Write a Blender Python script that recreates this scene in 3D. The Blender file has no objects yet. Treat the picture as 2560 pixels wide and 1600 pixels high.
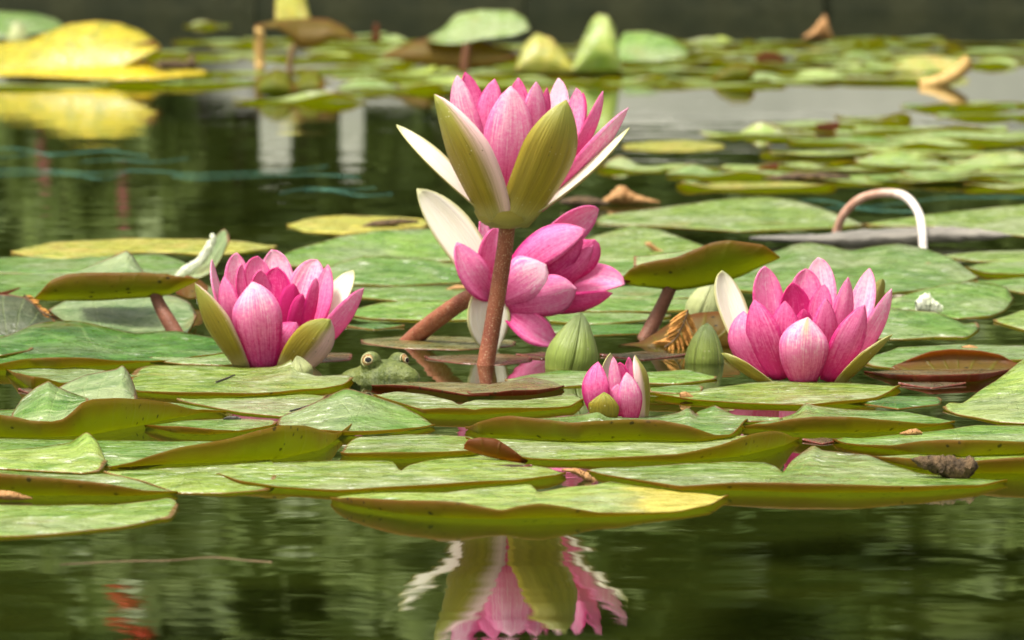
import bpy, math, random
import numpy as np
from mathutils import Vector

# ---------------------------------------------------------------- camera, sky, sun, exposure
scene = bpy.context.scene
C = scene.collection
H = 0.27                     # lens height above the water (m)
FPX = 12600.0                # focal length in photo pixels (photo 2560 px wide)
PITCH = math.atan(1019.0 / FPX)
cam_d = bpy.data.cameras.new('camera'); cam = bpy.data.objects.new('camera', cam_d); C.objects.link(cam)
cam.location = (0, 0, H); cam.rotation_euler = (math.pi / 2 - PITCH, 0, 0)
cam_d.sensor_width = 36.0; cam_d.lens = 36.0 * FPX / 2560.0
cam_d.clip_start = 0.05; cam_d.clip_end = 500
cam_d.dof.use_dof = True; cam_d.dof.focus_distance = 2.68; cam_d.dof.aperture_fstop = 26.0
scene.camera = cam
SUN = Vector((-0.32, -0.20, 0.90)).normalized()
world = bpy.data.worlds.new('World'); scene.world = world; world.use_nodes = True
wn = world.node_tree
sky = wn.nodes.new('ShaderNodeTexSky'); sky.sky_type = 'NISHITA'; sky.sun_disc = False
sky.sun_elevation = math.asin(SUN.z); sky.sun_rotation = math.atan2(SUN.x, SUN.y)
sky.air_density = 1.0; sky.dust_density = 6.0; sky.ozone_density = 0.6
hs = wn.nodes.new('ShaderNodeHueSaturation'); hs.inputs['Saturation'].default_value = 0.22
wn.links.new(sky.outputs[0], hs.inputs['Color'])
bg = wn.nodes['Background']; bg.inputs['Strength'].default_value = 0.115
wm = wn.nodes.new('ShaderNodeMix'); wm.data_type = 'RGBA'; wm.blend_type = 'MULTIPLY'; wm.inputs[0].default_value = 1.0
wm.inputs[7].default_value = (1.0, .965, .86, 1)      # thin bright cloud: warm white daylight
wn.links.new(hs.outputs[0], wm.inputs[6]); wn.links.new(wm.outputs[2], bg.inputs['Color'])
sd = bpy.data.lights.new('sun', 'SUN'); sun = bpy.data.objects.new('sun', sd); C.objects.link(sun)
sd.energy = 2.6; sd.angle = math.radians(11); sd.color = (1.0, 0.95, 0.86)
sun.rotation_euler = (-SUN).to_track_quat('-Z', 'Y').to_euler()
vs = scene.view_settings
vs.view_transform = 'Standard'; vs.look = 'None'; vs.exposure = 1.16; vs.gamma = 1.0; vs.use_curve_mapping = False
scene.cycles.use_denoising = True
scene.cycles.max_bounces = 12; scene.cycles.transparent_max_bounces = 12
scene.cycles.sample_clamp_indirect = 8.0
scene.cycles.blur_glossy = 0.3

# ---------------------------------------------------------------- pixel -> place helpers
cp, sp_ = math.cos(PITCH), math.sin(PITCH)
def ray(px, py):
    a = (px - 1280.0) / FPX; b = (800.0 - py) / FPX
    return (a, cp + b * sp_, -sp_ + b * cp)
def G(px, py, z=0.0):            # point on the water plane under a pixel
    d = ray(px, py); t = (z - H) / d[2]
    return (d[0] * t, d[1] * t, z)
def P(px, py, Y):                # point at distance Y
    d = ray(px, py); t = Y / d[1]
    return (d[0] * t, Y, H + d[2] * t)
def DY(py): return G(1280, py)[1]
def S(Y): return Y / FPX         # metres per photo pixel at distance Y
rng = random.Random(7)

# ---------------------------------------------------------------- nodes
class NT:
    def __init__(s, name):
        s.m = bpy.data.materials.new(name); s.m.use_nodes = True
        s.t = s.m.node_tree; s.t.nodes.clear()
        s.out = s.t.nodes.new('ShaderNodeOutputMaterial')
    def n(s, typ, **kw):
        nd = s.t.nodes.new(typ)
        for k, v in kw.items(): setattr(nd, k, v)
        return nd
    def put(s, sock, v):
        if hasattr(v, 'is_output'): s.t.links.new(v, sock)
        elif v is not None:
            if isinstance(v, (tuple, list)) and len(v) == 3 and sock.type == 'RGBA': v = (*v, 1)
            sock.default_value = v
    def math(s, op, a, b=None, c=None, clamp=False):
        nd = s.n('ShaderNodeMath', operation=op, use_clamp=clamp)
        s.put(nd.inputs[0], a); s.put(nd.inputs[1], b); s.put(nd.inputs[2], c)
        return nd.outputs[0]
    def mix(s, f, a, b, mode='MIX'):
        nd = s.n('ShaderNodeMix', data_type='RGBA', blend_type=mode)
        s.put(nd.inputs[0], f); s.put(nd.inputs[6], a); s.put(nd.inputs[7], b)
        return nd.outputs[2]
    def ramp(s, f, a, b, lo=0.0, hi=1.0):
        nd = s.n('ShaderNodeMapRange', clamp=True, interpolation_type='SMOOTHSTEP')
        s.put(nd.inputs[0], f); s.put(nd.inputs[1], a); s.put(nd.inputs[2], b); s.put(nd.inputs[3], lo); s.put(nd.inputs[4], hi)
        return nd.outputs[0]
    def obj(s): return s.n('ShaderNodeTexCoord').outputs['Object']
    def uv(s):
        sx = s.n('ShaderNodeSeparateXYZ'); s.t.links.new(s.n('ShaderNodeTexCoord').outputs['UV'], sx.inputs[0])
        return sx.outputs[0], sx.outputs[1]
    def mapv(s, v, scale=(1, 1, 1), loc=(0, 0, 0)):
        m = s.n('ShaderNodeMapping'); s.put(m.inputs[0], v); m.inputs[3].default_value = scale
        if hasattr(loc, 'is_output'): s.t.links.new(loc, m.inputs[1])
        else: m.inputs[1].default_value = loc
        return m.outputs[0]
    def noise(s, v, scale, detail=2.0, rough=0.5, dist=0.0):
        nd = s.n('ShaderNodeTexNoise'); s.put(nd.inputs['Vector'], v)
        nd.inputs['Scale'].default_value = scale; nd.inputs['Detail'].default_value = detail
        nd.inputs['Roughness'].default_value = rough; nd.inputs['Distortion'].default_value = dist
        return nd.outputs['Fac']
    def voro(s, v, scale):
        nd = s.n('ShaderNodeTexVoronoi'); s.put(nd.inputs['Vector'], v); nd.inputs['Scale'].default_value = scale
        return nd.outputs['Distance']
    def rand(s): return s.n('ShaderNodeObjectInfo').outputs['Random']
    def ocol(s):
        sx = s.n('ShaderNodeSeparateColor'); s.t.links.new(s.n('ShaderNodeObjectInfo').outputs['Color'], sx.inputs[0])
        return sx.outputs
    def bump(s, h, dist, strength=1.0):
        nd = s.n('ShaderNodeBump'); s.put(nd.inputs['Height'], h)
        nd.inputs['Distance'].default_value = dist; nd.inputs['Strength'].default_value = strength
        return nd.outputs[0]
    def bsdf(s, col, rough=0.5, normal=None, spec=0.5, **kw):
        p = s.n('ShaderNodeBsdfPrincipled')
        s.put(p.inputs['Base Color'], col); s.put(p.inputs['Roughness'], rough); s.put(p.inputs['Specular IOR Level'], spec)
        if normal is not None: s.put(p.inputs['Normal'], normal)
        for k, v in kw.items(): s.put(p.inputs[k], v)
        return p.outputs[0]
    def trans(s, col):
        t = s.n('ShaderNodeBsdfTranslucent'); s.put(t.inputs[0], col); return t.outputs[0]
    def shmix(s, f, a, b):
        m = s.n('ShaderNodeMixShader'); s.put(m.inputs[0], f); s.t.links.new(a, m.inputs[1]); s.t.links.new(b, m.inputs[2])
        return m.outputs[0]
    def done(s, sh): s.t.links.new(sh, s.out.inputs[0]); return s.m

def pad_top(name, c1, c2, painted_sheen=0.5, edge=(.20, .055, .02), tr=(.62, .74, .08), rough=.31, blot=None, xyel=None):
    N = NT(name); o = N.obj(); r = N.rand()
    off = N.n('ShaderNodeCombineXYZ'); N.put(off.inputs[0], N.math('MULTIPLY', r, 31.0)); N.put(off.inputs[1], N.math('MULTIPLY', r, 17.0))
    v = N.mapv(o, (1, 1, 1), off.outputs[0])
    u, e = N.uv()
    big = N.noise(v, 22, 3, .55)
    col = N.mix(N.ramp(big, .32, .68), c1, c2)
    tint = N.math('MULTIPLY_ADD', r, .34, .76)
    tc = N.n('ShaderNodeCombineColor'); N.put(tc.inputs[0], N.math('MULTIPLY_ADD', r, .50, .68)); N.put(tc.inputs[1], tint); N.put(tc.inputs[2], N.math('MULTIPLY_ADD', r, .2, .62))
    col = N.mix(1.0, col, tc.outputs[0], 'MULTIPLY')
    dkn = N.ramp(N.noise(v, 48, 5, .68, .4), .56, .36)
    col = N.mix(N.math('MULTIPLY', dkn, .85), col, N.mix(1.0, col, (.42, .60, .35), 'MULTIPLY'))
    gs = N.math('MULTIPLY', N.ramp(N.noise(v, 10, 3, .6), .46, .66), .75 * painted_sheen)  # broad grey sheen, painted into the colour in random patches
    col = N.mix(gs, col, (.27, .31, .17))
    # radial veins
    ang = N.math('ADD', N.math('MULTIPLY', u, 16.0), N.math('MULTIPLY', N.noise(v, 40, 2), .5))
    vein = N.math('PINGPONG', ang, .5)
    vline = N.ramp(vein, .0, .10, 1.0, 0.0)
    col = N.mix(N.math('MULTIPLY', vline, .13), col, (.34, .44, .14))
    # pale streaks: glossy sky sheen painted into the leaf colour
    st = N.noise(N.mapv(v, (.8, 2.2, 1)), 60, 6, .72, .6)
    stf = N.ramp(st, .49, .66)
    col = N.mix(N.math('MULTIPLY', stf, .62 * painted_sheen), col, (.50, .56, .30))
    fl = N.ramp(N.noise(N.mapv(v, (.7, 1, 1)), 130, 6, .82), .57, .64)  # white specks, with specular glints painted in as colour
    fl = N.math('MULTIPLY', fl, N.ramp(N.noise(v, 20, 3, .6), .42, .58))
    col = N.mix(N.math('MULTIPLY', fl, 1.15 * painted_sheen, clamp=True), col, (.82, .85, .74))
    if xyel is not None:
        sx_ = N.n('ShaderNodeSeparateXYZ'); N.put(sx_.inputs[0], o)
        yf_ = N.ramp(N.math('ADD', sx_.outputs[0], N.math('MULTIPLY', N.math('SUBTRACT', N.noise(v, 40, 3), .5), .03)), xyel, xyel + .025)
        col = N.mix(N.math('MULTIPLY', yf_, .85), col, (.60, .50, .09))
    if blot:
        b = N.ramp(N.noise(v, 28, 4, .6, .8), .52, .64)
        col = N.mix(N.math('MULTIPLY', b, .85), col, blot)
    dk = N.ramp(N.voro(v, 75), .035, .075, 1.0, 0.0)
    dk = N.math('MULTIPLY', dk, N.ramp(N.noise(v, 18, 1), .5, .6))
    col = N.mix(N.math('MULTIPLY', dk, .75), col, (.03, .03, .015))
    brn = N.math('MULTIPLY', N.ramp(N.noise(v, 13, 4, .6), .60, .74), .55)
    col = N.mix(brn, col, (.24, .17, .055))
    rim = N.ramp(N.math('ADD', e, N.math('MULTIPLY', N.noise(v, 60, 2), .05)), .945, .985)
    col = N.mix(N.math('MULTIPLY', rim, .8), col, edge)
    h = N.math('ADD', N.math('MULTIPLY', N.noise(v, 55, 4, .6), .9), N.math('MULTIPLY', vline, -.05))
    h = N.math('ADD', h, N.math('MULTIPLY', N.noise(v, 260, 3, .6), .16))
    bm = N.bump(h, .0042)
    ro = N.math('ADD', N.ramp(N.noise(v, 80, 4, .7), .35, .65, -.16, .14), rough)
    sh = N.shmix(.28, N.bsdf(col, ro, bm, .62), N.trans(tr))
    return N.done(sh)

def pad_bot(name, c1, c2, edge=(.20, .05, .015), tr=(.56, .56, .02), k=.62, specks=1.0):
    N = NT(name); o = N.obj(); r = N.rand()
    off = N.n('ShaderNodeCombineXYZ'); N.put(off.inputs[0], N.math('MULTIPLY', r, 23.0))
    v = N.mapv(o, (1, 1, 1), off.outputs[0])
    u, e = N.uv()
    col = N.mix(N.ramp(N.noise(v, 24, 4, .6), .3, .7), c1, c2)
    ang = N.math('ADD', N.math('MULTIPLY', u, 16.0), N.math('MULTIPLY', N.noise(v, 40, 2), .5))
    vline = N.ramp(N.math('PINGPONG', ang, .5), .0, .12, 1.0, 0.0)
    col = N.mix(N.math('MULTIPLY', vline, .35), col, (.17, .25, .015))
    dk = N.ramp(N.math('ADD', N.voro(N.mapv(v, (.75, 1, 1)), 190), N.math('MULTIPLY', N.noise(v, 420, 3, .7), .45)), .33, .47, 1.0, 0.0)
    dk = N.math('MULTIPLY', dk, N.ramp(N.noise(v, 45, 3, .6), .47, .56))
    rf = N.math('MULTIPLY', N.ramp(N.math('ADD', e, N.math('MULTIPLY', N.noise(v, 30, 3), .5)), .8, 1.35), .75)
    trc = N.mix(rf, tr, (tr[0] * .8, tr[1] * .45, tr[2] * .6))
    col = N.mix(rf, col, edge)
    col = N.mix(N.math('MULTIPLY', dk, .8 * specks), col, (.025, .025, .01))
    trc = N.mix(N.math('MULTIPLY', dk, .8 * specks), trc, (.05, .05, .01))
    h = N.math('ADD', N.noise(v, 70, 3, .6), N.math('MULTIPLY', vline, .3))
    sh = N.shmix(k, N.bsdf(col, .52, N.bump(h, .0012), .30), N.trans(trc))
    return N.done(sh)

def simple(name, c1, c2, scale=60, rough=.6, bump=.001, spec=.4, stretch=(1, 1, 1)):
    N = NT(name); v = N.mapv(N.obj(), stretch)
    f = N.noise(v, scale, 5, .6)
    col = N.mix(N.ramp(f, .3, .7), c1, c2)
    return N.done(N.bsdf(col, rough, N.bump(N.noise(v, scale * 2, 4, .6), bump), spec))

def petal_mat(name):
    # object colour: r = depth of pink, g = how much paler the tip half is, b = green streak at the tip
    N = NT(name); u, t = N.uv(); o = N.obj(); oc = N.ocol(); r = N.rand()
    cx = N.n('ShaderNodeCombineXYZ'); N.put(cx.inputs[0], N.math('MULTIPLY', u, 34.0)); N.put(cx.inputs[1], N.math('MULTIPLY', t, 2.2)); N.put(cx.inputs[2], N.math('MULTIPLY', r, 40.0))
    streak = N.noise(cx.outputs[0], 1.0, 4, .62)
    cx2 = N.n('ShaderNodeCombineXYZ'); N.put(cx2.inputs[0], N.math('MULTIPLY', u, 70.0)); N.put(cx2.inputs[1], N.math('MULTIPLY', t, 5.0)); N.put(cx2.inputs[2], N.math('MULTIPLY', r, 9.0))
    fine = N.noise(cx2.outputs[0], 1.0, 3, .6)
    mott = N.noise(o, 520, 4, .75)
    f = N.math('ADD', N.math('ADD', oc[0], .15), N.math('MULTIPLY', N.math('SUBTRACT', streak, .5), 1.0))
    f = N.math('ADD', f, N.math('MULTIPLY', N.math('SUBTRACT', fine, .5), .75))
    f = N.math('ADD', f, N.math('MULTIPLY', N.math('SUBTRACT', mott, .5), .95))
    f = N.math('SUBTRACT', f, N.math('MULTIPLY', N.math('MULTIPLY', oc[1], 1.15), N.ramp(t, .25, .95)))
    f = N.math('ADD', f, N.ramp(t, .05, .55, .22, -.02))
    side = N.math('ABSOLUTE', N.math('SUBTRACT', u, .5))
    f = N.math('ADD', f, N.math('MULTIPLY', N.ramp(side, .3, .5), .22), clamp=True)
    col = N.mix(N.ramp(f, .0, .5), (.90, .66, .76), (.84, .22, .48))
    col = N.mix(N.ramp(f, .45, 1.0), col, (.66, .02, .22))
    g = N.math('MULTIPLY', N.math('MULTIPLY', oc[2], N.ramp(t, .55, .95)), N.ramp(N.math('ADD', side, N.math('MULTIPLY', streak, .12)), .06, .22, 1.0, 0.0))
    col = N.mix(g, col, (.52, .56, .20))
    bm = N.bump(N.math('ADD', streak, N.math('MULTIPLY', fine, .6)), .0004)
    sh = N.shmix(.34, N.bsdf(col, .58, bm, .28), N.trans(N.mix(.5, col, (.9, .25, .5))))
    return N.done(sh)

def sepal_out(name, centre, margin=(.84, .54, .56), tipc=(.30, .33, .05), basec=(.55, .50, .22)):
    # object colour g = width of the pale margin
    N = NT(name); u, t = N.uv(); o = N.obj(); oc = N.ocol(); r = N.rand()
    cx = N.n('ShaderNodeCombineXYZ'); N.put(cx.inputs[0], N.math('MULTIPLY', u, 22.0)); N.put(cx.inputs[1], N.math('MULTIPLY', t, 1.8)); N.put(cx.inputs[2], N.math('MULTIPLY', r, 40.0))
    streak = N.noise(cx.outputs[0], 1.0, 4, .6)
    col = N.mix(N.ramp(streak, .3, .75), centre, tuple(c * 1.5 for c in centre))
    col = N.mix(N.ramp(t, .55, 1.0, 0.0, .8), col, tipc)
    col = N.mix(N.ramp(t, .0, .22, .85, 0.0), col, basec)
    w = N.math('MULTIPLY', N.math('ADD', N.math('SUBTRACT', oc[1], .5), N.math('MULTIPLY', N.math('SUBTRACT', streak, .5), .25)), N.ramp(t, .75, 1.0, 1.0, .25))
    # oc[0] > .5 : margin on high-u side, else low-u side
    uu = N.math('ABSOLUTE', N.math('SUBTRACT', u, oc[0]))
    m = N.ramp(N.math('ADD', uu, w), .72, 1.05)
    col = N.mix(m, col, margin)
    sp1 = N.ramp(N.voro(o, 330), .10, .16, 1.0, 0.0)
    sp1 = N.math('MULTIPLY', sp1, N.ramp(N.noise(o, 120, 2), .5, .62))
    col = N.mix(N.math('MULTIPLY', sp1, .6), col, (.75, .72, .5))
    dk = N.math('MULTIPLY', N.ramp(N.voro(o, 210), .07, .12, 1.0, 0.0), N.ramp(N.noise(o, 80, 2), .52, .62))
    col = N.mix(N.math('MULTIPLY', dk, .8), col, (.05, .035, .015))
    bm = N.bump(streak, .001)
    return N.done(N.shmix(.15, N.bsdf(col, .42, bm, .5), N.trans((.5, .42, .08))))

def sepal_in(name):
    N = NT(name); u, t = N.uv(); r = N.rand()
    cx = N.n('ShaderNodeCombineXYZ'); N.put(cx.inputs[0], N.math('MULTIPLY', u, 30.0)); N.put(cx.inputs[1], N.math('MULTIPLY', t, 2.0)); N.put(cx.inputs[2], N.math('MULTIPLY', r, 40.0))
    streak = N.noise(cx.outputs[0], 1.0, 4, .6)
    col = N.mix(N.ramp(streak, .3, .75), (.86, .83, .66), (.90, .87, .80))
    col = N.mix(N.ramp(t, .0, .5, .45, 0.0), col, (.80, .62, .60))
    side = N.math('ABSOLUTE', N.math('SUBTRACT', u, .5))
    col = N.mix(N.math('MULTIPLY', N.ramp(side, .40, .5), .8), col, (.42, .40, .10))
    col = N.mix(N.math('MULTIPLY', N.ramp(t, .86, 1.0), .6), col, (.42, .44, .12))
    return N.done(N.shmix(.25, N.bsdf(col, .5, N.bump(streak, .0008), .35), N.trans((.9, .85, .6))))

def stem_mat(name, c1, c2, fleck=(.62, .48, .30), grad=None):
    N = NT(name); o = N.obj()
    f = N.noise(N.mapv(o, (1, 1, .4)), 90, 4, .6)
    col = N.mix(N.ramp(f, .3, .7), c1, c2)
    if grad:
        sx_ = N.n('ShaderNodeSeparateXYZ'); N.put(sx_.inputs[0], o)
        col = N.mix(N.ramp(N.math('ADD', sx_.outputs[0], N.math('MULTIPLY', N.math('SUBTRACT', N.noise(o, 150, 4, .7), .5), .05)), grad[0], grad[1]), col, (.80, .77, .72))
    fk = N.ramp(N.noise(N.mapv(o, (1, 1, .7)), 1500, 2, .6), .58, .68)
    col = N.mix(N.math('MULTIPLY', fk, .6), col, fleck)
    dk = N.ramp(N.noise(o, 60, 3, .6), .62, .7)
    col = N.mix(N.math('MULTIPLY', dk, .5), col, (.06, .035, .02))
    return N.done(N.bsdf(col, .55, N.bump(N.noise(o, 600, 3, .6), .0006), .4))

# ---------------------------------------------------------------- mesh helpers
def new_obj(name, verts, faces, mats, parent=None, midx=None, uvs=None, smooth=True):
    me = bpy.data.meshes.new(name)
    me.from_pydata([tuple(v) for v in verts], [], faces)
    for m in (mats if isinstance(mats, (list, tuple)) else [mats]): me.materials.append(m)
    if midx is not None: me.polygons.foreach_set('material_index', midx)
    if smooth: me.polygons.foreach_set('use_smooth', [True] * len(me.polygons))
    if uvs is not None:
        l = me.uv_layers.new(name='UVMap')
        vi = np.empty(len(me.loops), dtype=np.int32); me.loops.foreach_get('vertex_index', vi)
        l.data.foreach_set('uv', np.asarray(uvs, dtype=np.float32)[vi].ravel())
    me.update()
    o = bpy.data.objects.new(name, me); C.objects.link(o)
    if parent is not None: o.parent = parent
    return o
def tag(o, label=None, cat=None, group=None, kind=None):
    if label: o['label'] = label
    if cat: o['category'] = cat
    if group: o['group'] = group
    if kind: o['kind'] = kind
    return o
def empty(name, loc, label=None, cat=None, group=None):
    o = bpy.data.objects.new(name, None); C.objects.link(o); o.location = loc; o.empty_display_size = .01
    return tag(o, label, cat, group)

def shell(name, grid, mats, thick=.0007, uv=None, parent=None, origin=None, flip=False):
    """closed thin solid from a grid [nu, nv, 3]; the +normal side takes mats[0], the other mats[1]"""
    g = np.asarray(grid, dtype=np.float64)
    nu, nv, _ = g.shape
    if origin is None: origin = g.reshape(-1, 3).mean(0); origin[2] = min(origin[2], 0.0) if parent is None else origin[2]
    g = g - np.asarray(origin)
    du = np.gradient(g, axis=0); dv = np.gradient(g, axis=1)
    n = np.cross(du, dv); ln = np.linalg.norm(n, axis=2, keepdims=True); n = n / np.maximum(ln, 1e-12)
    if flip: n = -n
    bot = g - n * thick
    V = np.concatenate([g.reshape(-1, 3), bot.reshape(-1, 3)])
    uvg = np.asarray(uv).reshape(-1, 2); U = np.concatenate([uvg, uvg])
    K = nu * nv; F = []; M = []
    idx = lambda i, j: i * nv + j
    for i in range(nu - 1):
        for j in range(nv - 1):
            a, b, c, d = idx(i, j), idx(i + 1, j), idx(i + 1, j + 1), idx(i, j + 1)
            q = (a, b, c, d) if not flip else (d, c, b, a)
            F.append(q); M.append(0); F.append(tuple(x + K for x in reversed(q))); M.append(1)
    def rimq(a, b):
        F.append((a, a + K, b + K, b) if not flip else (b, b + K, a + K, a)); M.append(1)
    for i in range(nu - 1): rimq(idx(i, 0), idx(i + 1, 0)); rimq(idx(i + 1, nv - 1), idx(i, nv - 1))
    for j in range(nv - 1): rimq(idx(0, j + 1), idx(0, j)); rimq(idx(nu - 1, j), idx(nu - 1, j + 1))
    o = new_obj(name, V, F, mats, parent, M, U)
    if parent is None: o.location = origin
    else: o.location = Vector(origin) - parent.location
    return o

def interp(pts, xs, sm=0.0):
    pts = sorted(pts); x = [p[0] for p in pts]; y = [p[1] for p in pts]
    v = np.interp(xs, x, y)
    if sm > 0:
        k = max(1, int(round(sm * len(xs)))); w = np.hanning(2 * k + 3)[1:-1]; w /= w.sum()
        vp = np.concatenate([2 * v[0] - v[1:k + 1][::-1], v, 2 * v[-1] - v[-k - 1:-1][::-1]])
        v = np.convolve(vp, w, 'valid')
    return v

def und(x, y, seed):
    return (math.sin(x * 61 + seed) * math.sin(y * 47 + seed * 1.7) + .6 * math.sin(x * 118 + y * 73 + seed * 2.3)) * .5

def patch_pad(mat, B, F, L=None, T=None, label=None, group=None, z0=.0, n=84, parent=None, name='lily_pad', wav=.0008, sm=.022, cat='lily pad', ends=True):
    """a floating leaf: B far edge and F near edge on the water (photo px), L turned-up near rim, T raised far rim"""
    xa = min(p[0] for p in B); xb = max(p[0] for p in B)
    xs = np.linspace(xa, xb, n)
    b = interp(B, xs, sm); f = interp(F, xs, sm)
    l = interp(L, xs, sm) if L else None; t = interp(T, xs, sm) if T else None
    if ends:
        d = np.minimum(np.arange(n), np.arange(n)[::-1]) / (n * .055)
        w_ = np.sqrt(np.clip(1 - (1 - np.clip(d, 0, 1)) ** 2, 0, 1)); mdl = .45 * b + .55 * f
        b0, f0 = b, f
        b = mdl + (b0 - mdl) * w_; f = mdl + (f0 - mdl) * w_
        if l is not None: l = f - np.maximum(f0 - l, 0) * w_
        if t is not None: t = b - np.maximum(b0 - t, 0) * np.maximum(w_, .25)
    f = np.maximum(f, b + .8)
    rows = []; seed = rng.random() * 50
    ts = None
    if t is not None:
        lift = np.maximum(b - t, 0); kk = max(2, int(n * .10)); ww = np.hanning(2 * kk + 3)[1:-1]; ww /= ww.sum()
        ls = np.convolve(np.pad(lift, kk, mode='edge'), ww, 'valid'); ls = ls * np.clip(np.minimum(np.arange(n), np.arange(n)[::-1]) / (n * .06), 0, 1)
    nb, nl = 12, 6
    cxm = .5 * (xa + xb)
    for i, x in enumerate(xs):
        Yb = DY(b[i]); Yf = DY(f[i]); col = []
        zt = 0.0
        if t is not None and t[i] < b[i]: zt = max(0.0, P(x, t[i], Yb)[2])
        zl = 0.0
        if l is not None and l[i] < f[i]: zl = max(0.0, P(x, l[i], Yf)[2])
        for j in range(nb):
            v = j / (nb - 1)                      # 0 back, 1 front
            Y = Yb + (Yf - Yb) * v
            X = (x - 1280) / FPX * Y
            w = max(0.0, 1 - v / .85)
            vz = .0003 + .0016 * math.sin(min(v / .78, 1.0) * 1.571)
            if l is None and v > .78: vz -= .0012 * ((v - .78) / .22) ** 1.5
            z = max(.0002, vz + und(X, Y, seed) * wav * .6) + z0
            if t is not None: z += (zt * w ** 1.2 + ls[i] * S(Yb) * (1 - w ** 1.2)) * w ** 1.35
            col.append((X, Y, z))
        X0, Y0, Z0 = col[-1]
        if l is not None:
            for j in range(1, nl + 1):
                w = j / nl
                col.append((X0 * (1 - w * zl * .2 / Yf), Y0 - zl * .45 * math.sin(w * math.pi * .5) , Z0 + (zl - .002 if zl > .004 else zl * .5) * w ** 1.25))
        rows.append(col)
    g = np.array(rows)                             # [nx, nv, 3]
    cx, cy = (cxm - 1280) / FPX * g[:, :, 1].mean(), g[:, :, 1].mean()
    hx = np.ptp(g[:, :, 0]) / 2 + 1e-6; hy = np.ptp(g[:, :, 1]) / 2 + 1e-6
    ang = np.arctan2((g[:, :, 1] - cy) / hy, (g[:, :, 0] - cx) / hx) / (2 * math.pi) + .5
    # closeness to the rim: 1 at the rim, 0 three centimetres inside
    jj = np.arange(g.shape[1])
    step = np.linalg.norm(np.diff(g, axis=1), axis=2); cum = np.concatenate([np.zeros((g.shape[0], 1)), np.cumsum(step, axis=1)], axis=1)
    dist = np.minimum(cum, cum[:, -1:] - cum)
    ex = np.minimum(np.abs(g[:, :, 0] - g[0, :, 0]), np.abs(g[-1, :, 0] - g[:, :, 0]))
    dist = np.minimum(dist, ex)
    e = 1 - np.clip(dist / .03, 0, 1)
    uv = np.stack([ang, e], axis=2)
    o = shell(name, g, MATS[mat], .0005, uv, parent, flip=True)
    if parent is None: tag(o, label, cat, group)
    return o

def ruled(mat, top, bot, Yt, Yb, label=None, bulge=0.0, name='lily_pad', parent=None, n=48, nv=9, sm=.02, flip=False, cat='lily pad', group=None, thick=.0008, curl=0.0):
    """a raised or tilted blade between an upper and a lower edge (photo px) that stand at distances Yt and Yb"""
    xa = max(min(p[0] for p in top), min(p[0] for p in bot)); xb = min(max(p[0] for p in top), max(p[0] for p in bot))
    xs = np.linspace(xa, xb, n); a = interp(top, xs, sm); b = interp(bot, xs, sm); b = np.maximum(b, a + .5)
    g = np.zeros((n, nv, 3))
    for i, x in enumerate(xs):
        p0 = np.array(P(x, a[i], Yt)); p1 = np.array(P(x, b[i], Yb))
        h = abs(p0[2] - p1[2])
        for j in range(nv):
            v = j / (nv - 1); p = p0 + (p1 - p0) * v
            q = 4 * v * (1 - v)
            p[1] -= bulge * q * min(1.0, h / .012)
            p[1] += curl * max(0, 1 - v * 3) ** 2
            g[i, j] = p
    step = np.linalg.norm(np.diff(g, axis=1), axis=2); cum = np.concatenate([np.zeros((n, 1)), np.cumsum(step, axis=1)], axis=1)
    ex = np.minimum(np.abs(g[:, :, 0] - g[0, :, 0]), np.abs(g[-1, :, 0] - g[:, :, 0]))
    e = 1 - np.clip(np.minimum(np.minimum(cum, ex), .03 + 0 * cum) / .03, 0, 1)
    c = g.reshape(-1, 3).mean(0)
    ang = np.arctan2((g[:, :, 2] - c[2] + .02), (g[:, :, 0] - c[0])) / (2 * math.pi) + .5
    o = shell(name, g, MATS[mat], thick, np.stack([ang, e], axis=2), parent, flip=flip)
    if parent is None: tag(o, label, cat, group)
    return o

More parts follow.
